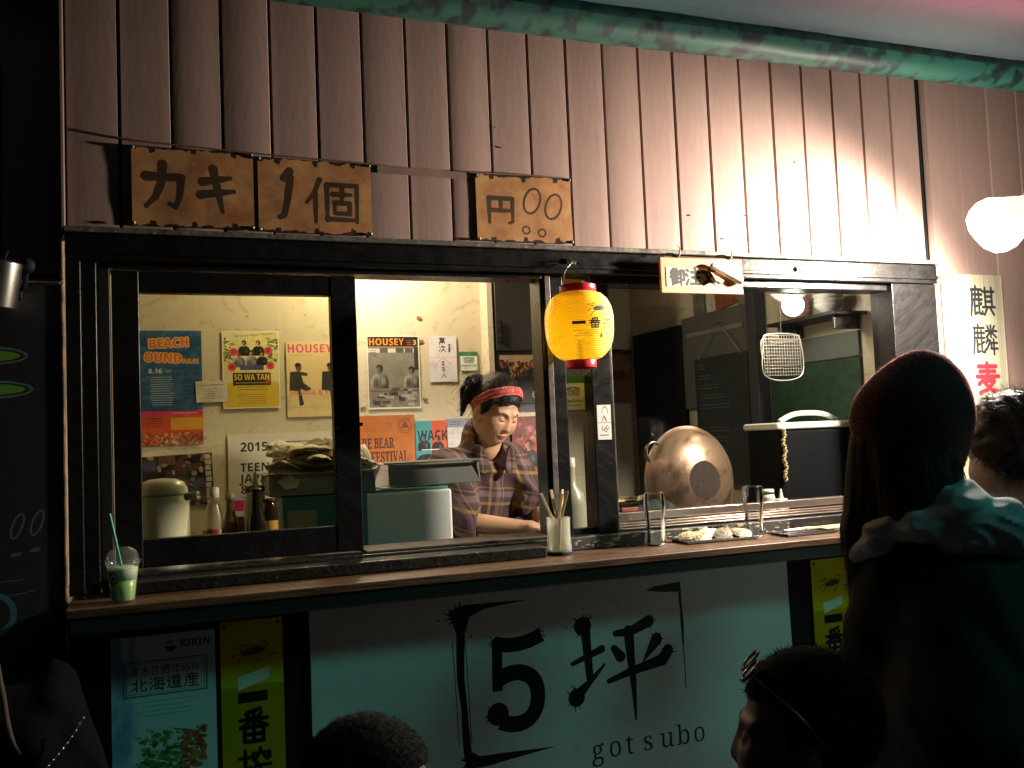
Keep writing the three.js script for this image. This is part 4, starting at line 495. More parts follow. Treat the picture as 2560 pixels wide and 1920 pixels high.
{ // bulb over the kitchen, hidden by the lintel
  const L = thing('ceiling_lamp', 'warm round ceiling lamp over the kitchen behind the lintel', 'lamp', [0.80, 2.30, -0.98]);
  part('globe', new THREE.SphereGeometry(0.055, 24, 16), M([0.9, 0.9, 0.9], 0.4, { emissive: lin(1, 0.86, 0.6), emissiveIntensity: 14 }), L);
  part('socket', new THREE.CylinderGeometry(0.02, 0.025, 0.05, 16), black, L, [0, 0.078, 0]); part('rod', new THREE.CylinderGeometry(0.004, 0.004, 0.05, 8), black, L, [0, 0.127, 0]);
  const p = new THREE.PointLight(lin(1, 0.83, 0.57), 2.5, 0, 2); p.name = 'kitchen_light'; p.castShadow = true; p.shadow.radius = 2.5; L.add(p);
}
{ // small bulb behind the wide pane
  const L = thing('small_bulb', 'small bright bulb hanging behind the wide pane by the grill net', 'lamp', [2.218, 1.897, -0.30]);
  part('globe', new THREE.SphereGeometry(0.040, 24, 16), M([0.9, 0.9, 0.9], 0.4, { emissive: lin(1, 0.92, 0.78), emissiveIntensity: 14 }), L);
  part('socket', new THREE.CylinderGeometry(0.012, 0.015, 0.04, 14), black, L, [0, 0.05, 0]); part('cable', new THREE.CylinderGeometry(0.003, 0.003, 0.48, 8), black, L, [0, 0.31, 0]);
  const p = new THREE.PointLight(warm, 0.16, 0, 2); p.name = 'small_bulb_light'; p.castShadow = true; p.shadow.radius = 1.4; L.add(p);
}
{ // illuminated turquoise shop sign high on a post across the lane
  const L = thing('street_sign', 'glowing turquoise box sign high on a post across the lane', 'sign', [5.2, 0, 5.6], -143 * D);
  part('post', new THREE.CylinderGeometry(0.05, 0.07, 4.75, 16), darkSteel, L, [0, 2.375, -0.02]);
  part('case', box(1.86, 1.26, 0.14, 0.01), black, L, [0, 5.38, -0.002]);
  part('glowing_face', box(1.82, 1.22, 0.006, 0.002), M([0.5, 0.8, 0.8], 0.4, { emissive: lin(0.1, 0.75, 0.62), emissiveIntensity: 3 }), L, [0, 5.38, 0.073]);
  const r = new THREE.RectAreaLight(lin(0.12, 0.70, 0.60), 14, 1.80, 1.20); r.name = 'turquoise_light'; r.position.set(0, 5.38, 0.085); L.add(r); r.rotation.set(0, Math.PI, 0);
}
{ // two neon tubes fixed to the wall above the awning
  const neon = (name, lab, x, y, z, len, c, e, power) => {
    const N = thing(name, lab, 'neon light', [x, y, z], 0, 'neon tubes above the awning');
    part('glowing_tube', new THREE.CylinderGeometry(0.009, 0.009, len, 12).rotateZ(Math.PI / 2), M([0.9, 0.8, 0.8], 0.3, { emissive: lin(...c), emissiveIntensity: e }), N);
    for (const s of [-1, 1]) part('bracket', tube([[s * len * 0.45, 0, -z - 0.03], [s * len * 0.45, 0.02, -z * 0.5], [s * len * 0.45, 0.012, 0]], 0.006, 10, 8), darkSteel, N);
    const q = new THREE.RectAreaLight(lin(...c), power, len, 0.03); q.name = 'neon_light'; q.position.set(0, -0.012, 0); q.rotation.x = -Math.PI / 2; N.add(q);
  };
  neon('neon_tube', 'pink neon tube on brackets above the awning canvas', 2.75, 2.81, 0.46, 2.2, [1, 0.05, 0.16], 5, 85);
  neon('neon_tube', 'blue green neon tube on brackets above the awning canvas', 2.2, 2.79, 0.27, 2.8, [0.03, 0.50, 0.56], 5, 13);
}
// ================= PAPER LANTERN =================
{
  const L = thing('paper_lantern', 'yellow ribbed paper lantern with red rims and black kanji', 'lantern', [1.154, 1.760, 0.095]);
  const pts = [], H0 = -0.094, H1 = 0.100, prof = t => { const s = 2 * t - 1; return 0.042 + 0.052 * Math.pow(Math.max(0, 1 - Math.pow(Math.abs(s + 0.04 * (1 - s * s)), 2.7)), 0.62) + 0.008 * t; };
  const ribs = 32; for (let i = 0; i <= ribs * 4; i++) { const t = i / (ribs * 4); pts.push([prof(t) + 0.0015 * Math.cos(t * ribs * 6.2832), H0 + (H1 - H0) * t]); }
  const tex = canvasTex(2048, 620, (g, w, h) => {
    g.fillStyle = '#f6d62c'; g.fillRect(0, 0, w, h); speck(g, w, h, 600, ['#f8dc40', '#f0cc20', '#f6d834'], 6, 40, 0.2);
    const X = deg => (((deg + 360) % 360) / 360) * w;   // seam is at the back after the turn below
    g.fillStyle = g.strokeStyle = '#171307'; const c = w / 2, d = w / 360;
    g.fillRect(c - 37 * d, 296, 22 * d, 26); glyph(g, '番', c - 10 * d, 262, 23 * d, 96, 13); glyph(g, '搾', c + 17 * d, 262, 23 * d, 96, 12); glyph(g, 'り', c + 44 * d, 262, 20 * d, 96, 14);
    creature(g, c + 12 * d, 180, 1.15, '#3a2c10'); g.font = '19px serif'; g.fillText('Drawing from the first run of', c - 36 * d, 388); g.fillText('a full bodied flavor that is', c - 30 * d, 410); g.fillText('distinctively smooth', c - 34 * d, 432); g.beginPath(); g.moveTo(c + 14 * d, 398); g.quadraticCurveTo(c + 20 * d, 440, c + 14 * d, 446); g.quadraticCurveTo(c + 7 * d, 440, c + 14 * d, 398); g.fill();
  });
  const body = part('paper_body', lathe(pts, 96), M([1, 1, 1], 0.55, { map: tex, transmission: 0.35, thickness: 0 }), L); body.rotation.y = Math.PI;
  part('inner_bulb', new THREE.SphereGeometry(0.018, 16, 12), M([0.9, 0.9, 0.9], 0.4, { emissive: lin(1, 0.8, 0.5), emissiveIntensity: 0.6 }), L, [0, -0.02, 0]); part('bulb_stem', new THREE.CylinderGeometry(0.006, 0.006, 0.064, 10), black, L, [0, -0.070, 0]);
  const il = new THREE.PointLight(lin(1, 0.93, 0.78), 0.065, 0, 2); il.name = 'lantern_light'; il.position.y = -0.02; il.castShadow = true; L.add(il);
  const red = M([0.50, 0.015, 0.04], 0.25, { clearcoat: 0.6 });
  part('rim', lathe([[0.045, 0.100], [0.053, 0.099], [0.0535, 0.121], [0.050, 0.122], [0.045, 0.121], [0.045, 0.100]], 48), red, L);
  part('rim', lathe([[0.039, -0.094], [0.0445, -0.094], [0.045, -0.116], [0.042, -0.117], [0.039, -0.116], [0.039, -0.094]], 48), red, L);
  part('base_disc', new THREE.CylinderGeometry(0.0387, 0.0387, 0.003, 32), M([0.55, 0.38, 0.2], 0.6), L, [0, -0.107, 0]);
  part('handle', tube([[-0.046, 0.118, 0], [-0.03, 0.165, -0.015], [0.014, 0.197, -0.032], [0.036, 0.16, -0.012], [0.046, 0.118, 0]], 0.0014, 30, 6), darkSteel, L);
}
// ================= LEFT: MENU BOARD, CLIP LAMP, BAG =================
{
  const m = thing('menu_board', 'tall black menu board with green and chalk lettering and rusty edge', 'menu board', [-0.39, 1.36, 0.07]);
  const tex = canvasTex(800, 2000, (g, w, h) => { g.fillStyle = '#0a0b0c'; g.fillRect(0, 0, w, h); speck(g, w, h, 300, ['#14171a', '#101214'], 10, 60, 0.4); const P = (X, Y) => [(X + 0.59) / 0.4 * w, (1.86 - Y) / 1.0 * h];
    const leaf = (X, Y, l, t) => { const [x, y] = P(X, Y); g.fillStyle = '#47605f'; g.beginPath(); g.ellipse(x, y, l, t, 0, 0, 7); g.fill(); g.fillStyle = '#0c1a14'; g.beginPath(); g.ellipse(x, y, l - 12, t - 10, 0, 0, 7); g.fill(); g.fillStyle = '#527f18'; g.beginPath(); g.ellipse(x - 8, y, l - 26, t - 17, 0, 0, 7); g.fill(); };
    leaf(-0.335, 1.690, 150, 42); leaf(-0.335, 1.612, 170, 42);
    g.strokeStyle = '#3f4d52'; g.lineWidth = 9; for (const [X, Y] of [[-0.286, 1.297], [-0.245, 1.302]]) { const [x, y] = P(X, Y); g.beginPath(); g.ellipse(x, y, 20, 58, 0.35, 0, 7); g.stroke(); } g.fillStyle = '#3c4a4f'; for (const [X, Y] of [[-0.29, 1.232], [-0.25, 1.240]]) { const [x, y] = P(X, Y); g.beginPath(); g.ellipse(x, y, 24, 9, -0.2, 0, 7); g.fill(); }
    g.lineWidth = 4; for (const [a, b] of [[[-0.42, 1.165], [-0.275, 1.175]], [[-0.45, 1.12], [-0.25, 1.148]]]) { g.beginPath(); g.moveTo(...P(...a)); g.lineTo(...P(...b)); g.stroke(); } g.strokeStyle = '#24505a'; g.lineWidth = 26; g.beginPath(); g.arc(...P(-0.34, 1.10), 90, -1.2, 1.2); g.stroke(); });
  const g = box(0.40, 1.0, 0.014, 0.002); for (let i = 0, u = g.attributes.uv, p = g.attributes.position; i < u.count; i++) u.setXY(i, p.getX(i) / 0.4 + 0.5, p.getY(i) / 1.0 + 0.5);
  part('slate', g, M([1, 1, 1], 0.6, { map: tex }), m);
  const rust = dataTex(128, 512, (u, v) => { const a = fbm(u * 6, v * 20, 3, 4); return mixc([0.05, 0.045, 0.04], [0.30, 0.13, 0.05], sstep(0.0, 0.25, a + 0.12)); });
  part('edge_strip', boxAt(0.2002, 0.206, -0.50, 0.498, -0.010, 0.012, 0.002), M([1, 1, 1], 0.55, { map: rust }), m); part('top_strip', boxAt(-0.2, 0.2, 0.5002, 0.506, -0.010, 0.010, 0.002), M([1, 1, 1], 0.55, { map: rust }), m);
  part('stand', boxAt(-0.2, 0.2, -1.355, -0.5002, -0.012, 0.006, 0.003), black, m);
}
{
  const l = thing('clip_lamp', 'unlit brushed steel clip lamp on top of the menu board', 'lamp', [-0.315, 1.850, 0.15]);
  const inner = (n, g, m, p, r) => part(n, g, m, l, p, r);
  inner('shade', lathe([[0.028, 0.055], [0.046, 0.050], [0.048, 0.046], [0.048, -0.052], [0.045, -0.052], [0.045, 0.044], [0.0, 0.05]], 40), M([0.55, 0.53, 0.50], 0.25, { metalness: 1 }), [0, 0, 0], [0.15, 0, -0.16]);
  inner('knob', new THREE.SphereGeometry(0.018, 20, 14), black, [0.060, 0.042, -0.02]); inner('arm', tube([[0.058, 0.03, -0.025], [0.05, 0.0, -0.05], [0.036, -0.01, -0.075]], 0.006, 12, 8), black); inner('clamp', box(0.03, 0.05, 0.03, 0.004), black, [0.03, -0.005, -0.078]);
  inner('wing_screw', box(0.006, 0.028, 0.006, 0.002), black, [0.018, 0.062, -0.01], [0, 0, -0.3]);
}
{
  const b = thing('hanging_bag', 'dark cloth bag with bead chain and yellow tag hung on the menu board', 'bag', [-0.26, 0.56, 0.30]);
  const sdf = (x, y, z) => { let d = ell(x, y, z, [-0.02, 0.12, 0], [0.20, 0.30, 0.10]); d = smin(d, cap(x, y, z, [0.02, 0.30, 0.0], [0.075, 0.42, -0.03], 0.06, 0.03), 0.10); return d + 0.010 * noise(x * 18, y * 9, z * 16) + 0.004 * Math.sin(x * 60 + y * 30 + 3 * noise(x * 9, y * 9, 1)); };
  part('cloth', surf(sdf, [-0.26, -0.24, -0.16], [0.24, 0.58, 0.16], 0.011), M([0.0045, 0.0045, 0.006], 1, { map: tGrain, specularIntensity: 0.08 }), b);
  const tan = M([0.045, 0.030, 0.020], 0.9, { map: tWood });
  const strap = part('strap', tube([[-0.20, 0.545, -0.01], [-0.085, 0.54, 0.0], [-0.045, 0.50, 0.02], [-0.025, 0.43, 0.05], [0.0, 0.33, 0.085], [0.06, 0.25, 0.085]], 0.006, 50, 8), tan, b);
  part('yellow_tag', box(0.10, 0.04, 0.006, 0.002), M([0.62, 0.38, 0.03], 0.5), b, [-0.125, 0.430, 0.075], [0, 0, 0.16]); part('buckle', box(0.07, 0.022, 0.012, 0.003), M([0.20, 0.19, 0.12], 0.35, { metalness: 0.5 }), strap, [-0.13, 0.550, -0.005]);
  const cur = new THREE.CatmullRomCurve3([[-0.20, 0.222, 0.11], [-0.10, 0.218, 0.125], [-0.02, 0.235, 0.122], [0.05, 0.275, 0.112], [0.10, 0.325, 0.095], [0.125, 0.362, 0.085]].map(p => V(...p))); const beads = []; for (let i = 0; i <= 30; i++) { const p = cur.getPointAt(i / 30); beads.push(new THREE.SphereGeometry(0.0030, 10, 8).translate(p.x, p.y, p.z)); }
  part('bead_chain', mergeGeometries([...beads, new THREE.TubeGeometry(cur, 60, 0.0009, 5)]), M([0.85, 0.85, 0.83], 0.12, { metalness: 1 }), b); part('zip_pull', tube([[-0.16, 0.19, 0.112], [-0.08, 0.185, 0.125], [0.0, 0.198, 0.12]], 0.005, 20, 8), M([0.4, 0.4, 0.42], 0.3, { metalness: 1 }), b);
  part('hanger_cord', tube([[-0.085, 0.54, 0.0], [-0.10, 0.60, -0.10], [-0.10, 0.63, -0.205]], 0.004, 14, 6), black, b);
}

// ================= ON THE COUNTER SHELF =================
const YC = 1.1185;
{ // takeaway cup
  const c = thing('takeaway_cup', 'clear domed takeaway cup of green iced drink with a straw', 'cup', [-0.062, YC, 0.175]);
  const cupBody = part('cup_body', lathe([[0.0, 0.002], [0.024, 0.0], [0.0255, 0.004], [0.0345, 0.082], [0.0365, 0.084], [0.0365, 0.088], [0.0345, 0.0885]], 40), M([0.92, 0.95, 0.90], 0.08, { transmission: 0.92, thickness: 0, ior: 1.45 }), c);
  part('drink', lathe([[0, 0.0035], [0.0235, 0.0035], [0.029, 0.048], [0.0, 0.050]], 32), M([0.20, 0.34, 0.06], 0.35), c);
  part('milk_foam', lathe([[0, 0.0505], [0.0292, 0.0487], [0.0328, 0.074], [0.022, 0.079], [0, 0.080]], 32), M([0.46, 0.50, 0.34], 0.7, { map: tGrain }), c);
  part('dome_lid', lathe([[0.0385, 0.086], [0.0385, 0.092], [0.0355, 0.094], [0.034, 0.104], [0.027, 0.116], [0.016, 0.122], [0.008, 0.1235]], 40), M([0.97, 0.97, 0.96], 0.05, { transmission: 0.96, thickness: 0 }), c);
  part('emblem', new THREE.CylinderGeometry(0.0322, 0.0285, 0.034, 24, 1, true, -1.15, 0.9), M([1, 1, 1], 0.5, { alphaTest: 0.5, map: canvasTex(128, 128, (g, w) => { g.clearRect(0, 0, w, w); g.fillStyle = '#0f5a36'; g.beginPath(); g.arc(64, 64, 58, 0, 7); g.fill(); g.fillStyle = '#dfe8da'; g.beginPath(); g.arc(64, 64, 34, 0, 7); g.fill(); g.fillStyle = '#0f5a36'; g.beginPath(); g.arc(64, 70, 20, 0, 7); g.fill(); }) }), cupBody, [0, 0.055, 0]);
  part('straw', new THREE.CylinderGeometry(0.003, 0.003, 0.145, 12, 1, true), M([0.03, 0.30, 0.20], 0.35), c, [-0.012, 0.128, 0.0], [0, 0, 0.19]);
}
{ // chopsticks in a frosted glass
  const c = thing('frosted_glass', 'frosted glass tumbler holding wooden chopsticks on the shelf', 'glass', [1.074, YC, 0.066]);
  part('cup_wall', lathe([[0, 0.004], [0.033, 0.004], [0.0305, 0.06], [0.0315, 0.104], [0.0335, 0.104], [0.0325, 0.06], [0.0355, 0.012], [0.035, 0.0]], 40), M([0.86, 0.86, 0.80], 0.3, { transmission: 0.88, thickness: 0, ior: 1.45 }), c); part('dark_base', new THREE.CylinderGeometry(0.0352, 0.0358, 0.010, 36), black, c, [0, 0.0055, 0]);
  const wood = M([0.58, 0.42, 0.22], 0.6, { map: tWood });
  [[-0.016, 0.0, -0.030, 0.0], [0.0, -0.012, 0.012, -0.012], [0.006, 0.008, -0.014, 0.004], [0.012, 0.002, -0.022, -0.002], [-0.004, 0.014, 0.026, 0.012]].forEach(([bx, bz, dx, dz], i) => {
    const tip = [[-0.052, 0.174, 0.004], [-0.012, 0.182, -0.014], [0.010, 0.172, 0.012], [0.030, 0.176, 0.004], [0.022, 0.181, -0.012]][i], bot = [[0.022, 0.012, -0.004], [0.004, 0.012, 0.014], [-0.012, 0.012, -0.010], [-0.018, 0.012, 0.0], [-0.006, 0.012, 0.016]][i];
    const a = V(...bot), b = V(...tip), g = box(0.0085, a.distanceTo(b), 0.0048, 0.001), o = single('chopstick', 'disposable wooden chopstick pair standing in the frosted glass', 'chopsticks', g, wood, null, null, 'chopsticks in the frosted glass'); o.position.copy(a.clone().add(b).multiplyScalar(0.5)).add(c.position); o.quaternion.setFromUnitVectors(V(0, 1, 0), b.clone().sub(a).normalize()); o.rotateY(rnd(-0.5, 0.5));
  });
}
{ // two beer glasses
  const prof = [[0, 0.003], [0.020, 0.003], [0.024, 0.004], [0.0245, 0.012], [0.0235, 0.03], [0.0262, 0.065], [0.0305, 0.105], [0.0312, 0.125], [0.0288, 0.153], [0.0296, 0.155], [0.0306, 0.154], [0.0330, 0.126], [0.0322, 0.104], [0.0280, 0.064], [0.0256, 0.03], [0.0282, 0.008], [0.0275, 0.0], [0, 0.0]];
  const gm = M([0.985, 0.99, 0.985], 0.01, { transmission: 1, thickness: 0.02, ior: 1.45 });
  for (const [x, z, lab] of [[1.391, 0.060, 'empty beer glass between the chopsticks and the oyster tray'], [1.728, 0.074, 'empty beer glass standing between the two black trays']]) { const c = thing('beer_glass', lab, 'glass', [x, YC, z], 0, 'beer glasses'); part('glass_wall', lathe(prof, 48), gm, c); }
}
// oyster shells
function shellGeo(seed, L = 0.05, W = 0.034, Hh = 0.013) {
  const nr = 9, na = 26, pos = [], idx = [], uv = [];
  for (const top of [1, 0]) for (let i = 0; i <= nr; i++) for (let j = 0; j <= na; j++) {
    const r = i / nr, a = j / na * 6.2832, ca = Math.cos(a), sa = Math.sin(a), out = 1 + 0.34 * noise(ca * 1.6 + seed, sa * 1.6, seed) + 0.14 * noise(ca * 5, sa * 5, seed * 2) + 0.18 * ca;
    const x = ca * r * L * out, y = sa * r * W * out * (1 - 0.25 * ca), dome = (1 - r * r), ridge = 0.0022 * Math.sin(r * 22 + 3 * noise(ca * 2, sa * 2, seed)) + 0.0020 * noise(ca * r * 9 + seed, sa * r * 9, 3);
    pos.push(x, top ? Hh * dome * 0.9 + ridge + 0.002 : Hh * dome * 0.9 * 0.55 - 0.0018 + ridge * 0.2 - 0.0006 * (1 - r), y); uv.push(x * 8, y * 8);
  }
  const o = (nr + 1) * (na + 1); for (let i = 0; i < nr; i++) for (let j = 0; j < na; j++) { const p = i * (na + 1) + j; idx.push(p, p + 1, p + na + 2, p, p + na + 2, p + na + 1, o + p, o + p + na + 2, o + p + 1, o + p, o + p + na + 1, o + p + na + 2); }
  for (let j = 0; j < na; j++) { const p = nr * (na + 1) + j; idx.push(p, p + 1, o + p + 1, p, o + p + 1, o + p); }
  const g = new THREE.BufferGeometry(); g.setAttribute('position', new THREE.Float32BufferAttribute(pos, 3)); g.setAttribute('uv', new THREE.Float32BufferAttribute(uv, 2)); g.setIndex(idx); g.computeVertexNormals(); return g;
}
const shellT = dataTex(256, 256, (u, v) => { const a = tile(u, v, 2.5, 3, 4), b = tile(u, v, 7, 7, 3); const c = mixc([0.76, 0.69, 0.56], [0.34, 0.28, 0.21], sstep(0.0, 0.34, a)); return mixc(c, [0.88, 0.84, 0.74], sstep(0.10, 0.36, b)); });
const shellM = [M([1.0, 0.98, 0.90], 0.6, { map: shellT }), M([0.70, 0.62, 0.52], 0.65, { map: shellT }), M([0.45, 0.40, 0.35], 0.7, { map: shellT })];
const shellD = [M([0.62, 0.56, 0.47], 0.55, { map: shellT }), M([0.42, 0.37, 0.31], 0.6, { map: shellT }), M([0.25, 0.22, 0.19], 0.6, { map: shellT })];
const shells = [1, 2, 3, 4, 5].map(s => shellGeo(s * 3.1));
function trayThing(name, label, p, w, d, h, m, turn = 0, group) { const t = thing(name, label, 'tray', p, turn, group); part('tray_floor', box(w, 0.003, d, 0.001), m, t, [0, 0.0018, 0]); for (const s of [-1, 1]) { part('rim', box(w + 0.012, h, 0.003, 0.001), m, t, [0, h / 2 + 0.002, s * (d / 2 + 0.003)], [s * 0.5, 0, 0]); part('rim', box(0.003, h, d + 0.006, 0.001), m, t, [s * (w / 2 + 0.003), h / 2 + 0.002, 0], [0, 0, -s * 0.5]); } return t; }
const lacquer = M([0.010, 0.009, 0.010], 0.22, { clearcoat: 0.5 });
trayThing('oyster_tray', 'low black tray of oyster shells on the shelf', [1.585, YC, 0.075], 0.235, 0.080, 0.008, lacquer, -0.02);
[[1.50, 0.060, 0], [1.535, 0.085, 1], [1.575, 0.060, 0], [1.600, 0.090, 2], [1.632, 0.065, 1], [1.670, 0.088, 0], [1.672, 0.058, 2]].forEach(([x, z, k], i) => { const o = single('oyster_shell', 'empty grilled oyster shell lying on the low black tray', 'shell', shells[i % 5], shellD[k], [x, YC + 0.017, z], [rnd(0.3, 1.0), rnd(0, 6), rnd(-0.5, 0.5)], 'oyster shells on the black tray'); o.scale.setScalar(0.78); });
trayThing('napkin_tray', 'shiny black tray with folded napkin and chopsticks', [1.885, YC, 0.105], 0.185, 0.085, 0.007, lacquer, 0.03);
single('folded_napkin', 'crumpled white paper napkin on the shiny black tray', 'napkin', sheet(0.11, 0.03, 0.010, 14, 6, 0.003, 8).rotateX(-Math.PI / 2), M([0.75, 0.72, 0.62], 0.8), [1.895, YC + 0.009, 0.085], [0, -0.1, 0]);
single('chopstick_rest', 'loose chopstick pair lying across the shiny black tray', 'chopsticks', box(0.15, 0.005, 0.008, 0.001), M([0.60, 0.45, 0.25], 0.6, { map: tWood }), [1.955, YC + 0.018, 0.115], [0, 0.10, 0]);
single('wrapped_chopsticks', 'paper wrapped chopsticks lying behind the shiny black tray', 'chopsticks', box(0.12, 0.008, 0.016, 0.002), M([0.66, 0.60, 0.36], 0.7), [2.03, YC + 0.005, 0.045], [0, 0.02, 0]);
{ const m = M([0.8, 0.8, 0.8], 0.5, { map: canvasTex(120, 180, (g, w, h) => { g.fillStyle = '#cfcfcb'; g.fillRect(0, 0, w, h); g.strokeStyle = '#1a1a1c'; g.lineWidth = 4; g.beginPath(); g.ellipse(68, 40, 24, 30, 0, 3, 6.5); g.stroke(); g.beginPath(); g.moveTo(40, 84); g.lineTo(60, 56); g.lineTo(84, 86); g.moveTo(60, 60); g.lineTo(76, 84); g.stroke(); g.fillRect(18, 12, 20, 5); g.fillRect(26, 12, 5, 30); g.lineWidth = 2; g.beginPath(); g.moveTo(0, 92); g.lineTo(w, 92); g.stroke(); g.lineWidth = 4; for (const [x, y] of [[46, 122], [70, 130], [84, 118]]) { g.beginPath(); g.arc(x, y, 10, 0, 5); g.stroke(); } scribble(g, 18, 150, 84, 14, 1, '#1a1a1c', 4); }) });
  single('post_sticker', 'white cartoonish line sticker on the black post below the lantern', 'sticker', sheet(0.046, 0.104, 0.0008, 3, 4, 0.0005, 2), m, [1.272, 1.488, -0.0085]).userData.label = 'white ink sketch sticker on the black post below the lantern'; }
flat('owl_sticker', 'green and white owl sticker on the narrow pane below the lantern', 'sticker', 0.081, 0.108, canvasTex(240, 320, owl), [1.197, 1.580, -0.0585], { bend: 0.0004, rough: 0.4, group: 'owl stickers' });

// ================= INSIDE: WORKTOP AND WHAT STANDS ON IT =================
{
  const w = thing('worktop', 'dark steel kitchen worktop behind the serving window', 'worktop', [0, 0, 0]);
  part('slab', boxAt(-0.38, 2.46, 1.046, 1.080, -0.52, -0.145, 0.004), M([0.10, 0.09, 0.08], 0.4, { metalness: 0.5, roughnessMap: tRough }), w); part('front_panel', boxAt(-0.38, 2.46, 0.055, 1.0455, -0.18, -0.15, 0.003), black, w); for (const x of [-0.33, 0.6, 1.5, 2.4]) part('leg', boxAt(x - 0.02, x + 0.02, 0.055, 1.0455, -0.51, -0.47, 0.003), darkSteel, w);
}
const YW = 1.0805;
{ // thermos pot
  const t = thing('thermos_pot', 'cream thermos pot with domed lid behind the sash pane', 'thermos', [0.032, YW, -0.30]); const cr = M([0.62, 0.62, 0.52], 0.28, { clearcoat: 0.4 });
  part('body', lathe([[0, 0], [0.070, 0], [0.072, 0.006], [0.071, 0.235], [0.069, 0.252], [0.064, 0.256]], 48), cr, t); part('lid', lathe([[0.067, 0.2565], [0.066, 0.270], [0.056, 0.288], [0.036, 0.297], [0, 0.300]], 48), M([0.55, 0.55, 0.46], 0.3), t); part('seam', lathe([[0.0715, 0.2515], [0.0728, 0.2535], [0.0715, 0.2555]], 48), M([0.25, 0.25, 0.2], 0.4), t);
  const spout = part('spout', tube([[0.045, 0.244, 0.03], [0.066, 0.247, 0.036], [0.086, 0.249, 0.036]], 0.011, 14, 12), M([0.16, 0.16, 0.13], 0.4), t); part('spout_ring', new THREE.TorusGeometry(0.008, 0.003, 8, 20), cr, spout, [0.091, 0.249, 0.037], [0, 1.1, 0]);
}
function bottle(name, label, p, s, prof, m, capM, capH, extra) { const b = thing(name, label, 'bottle', p, 0, 'bottles behind the sash'); const body = part('bottle_body', lathe(prof, 32), m, b); const top = prof[prof.length - 1]; part('cap', lathe([[0, top[1] + 0.001 + capH], [top[0] + 0.002, top[1] + capH], [top[0] + 0.003, top[1] + 0.001], [0, top[1] + 0.001]], 24), capM, b); if (extra) extra(body); return b; }
bottle('sauce_bottle', 'clear plastic sauce bottle with white cap and red contents', [0.165, YW, -0.27], 1, [[0, 0], [0.032, 0], [0.034, 0.01], [0.032, 0.12], [0.024, 0.19], [0.013, 0.228], [0.013, 0.238]], M([0.85, 0.82, 0.72], 0.15, { transmission: 0.8, thickness: 0 }), M([0.72, 0.72, 0.68], 0.4), 0.03, b => part('sauce', lathe([[0, 0.003], [0.0315, 0.003], [0.0312, 0.15], [0, 0.152]], 24), M([0.28, 0.03, 0.02], 0.4), b));
bottle('sauce_bottle', 'narrow brown sauce bottle beside the white capped bottle', [0.212, YW, -0.30], 1, [[0, 0], [0.026, 0], [0.027, 0.01], [0.025, 0.14], [0.012, 0.2], [0.012, 0.226]], M([0.35, 0.25, 0.16], 0.1, { transmission: 0.7, thickness: 0 }), M([0.25, 0.2, 0.15], 0.4), 0.018);
bottle('beer_bottle', 'dark glass beer bottle in front of the event poster', [0.278, YW, -0.24], 1, [[0, 0], [0.026, 0], [0.028, 0.006], [0.028, 0.15], [0.024, 0.18], [0.0165, 0.20], [0.015, 0.235], [0.015, 0.252]], M([0.012, 0.010, 0.008], 0.06, { clearcoat: 1 }), M([0.02, 0.02, 0.02], 0.3), 0.008);
bottle('beer_bottle', 'short dark bottle with orange label beside the tall dark bottle', [0.318, YW, -0.27], 1, [[0, 0], [0.022, 0], [0.024, 0.005], [0.024, 0.17], [0.020, 0.20], [0.016, 0.215]], M([0.03, 0.014, 0.010], 0.08, { clearcoat: 1 }), M([0.08, 0.02, 0.02], 0.3), 0.012, b => part('label_band', lathe([[0.0245, 0.10], [0.0245, 0.165]], 28), M([0.62, 0.33, 0.06], 0.5), b));
bottle('squeeze_bottle', 'squeeze bottle with black collar and pale nozzle beside the shell tray', [0.285, YW, -0.33], 1, [[0, 0], [0.030, 0], [0.032, 0.01], [0.032, 0.20], [0.026, 0.245]], M([0.60, 0.55, 0.42], 0.35, { transmission: 0.3, thickness: 0 }), M([0.02, 0.02, 0.02], 0.4), 0.018, b => part('nozzle', lathe([[0.011, 0.264], [0.004, 0.304], [0.0, 0.305]], 16), M([0.7, 0.68, 0.6], 0.4), b));
single('pepper_jar', 'small dark jar behind the sash between the bottles', 'jar', lathe([[0, 0], [0.024, 0], [0.026, 0.01], [0.025, 0.15], [0.018, 0.16], [0.018, 0.175], [0, 0.176]], 28), M([0.10, 0.09, 0.07], 0.3), [0.240, YW, -0.38]);
// boxes, shell tray, steel trays
{
  const b = thing('turquoise_crate', 'turquoise plastic crate carrying the tray of shells', 'crate', [0.485, YW, -0.40]); const m = M([0.10, 0.30, 0.30], 0.4, { map: tGrain }); for (const s of [-1, 1]) { part('wall', box(0.25, 0.222, 0.006, 0.002), m, b, [0, 0.113, s * 0.095]); part('wall', box(0.006, 0.222, 0.183, 0.002), m, b, [s * 0.122, 0.113, 0]); } part('crate_floor', box(0.238, 0.005, 0.183, 0.001), m, b, [0, 0.004, 0]); part('beige_label', box(0.085, 0.13, 0.002, 0.0006), M([0.45, 0.38, 0.26], 0.6), b, [-0.07, 0.12, 0.0995]);
  const s = thing('foam_box', 'white foam box with turquoise lid under the steel tray', 'box', [0.738, YW, -0.41]); const fm = dataTex(256, 256, (u, v) => 0.93 + 0.10 * tile(u, v, 22, 2, 2)); fm.repeat.set(3, 3); const foam = M([0.86, 0.86, 0.83], 0.7, { map: fm, bumpMap: fm, bumpScale: 0.0012 }); part('body', box(0.286, 0.222, 0.20, 0.010), foam, s, [0, 0.1115, 0]); part('lid', box(0.276, 0.008, 0.19, 0.003), M([0.10, 0.36, 0.36], 0.4), s, [-0.006, 0.2272, 0]); part('tape_strip', box(0.04, 0.003, 0.192, 0.001), M([0.6, 0.6, 0.55], 0.3), s, [-0.06, 0.2332, 0]);
}
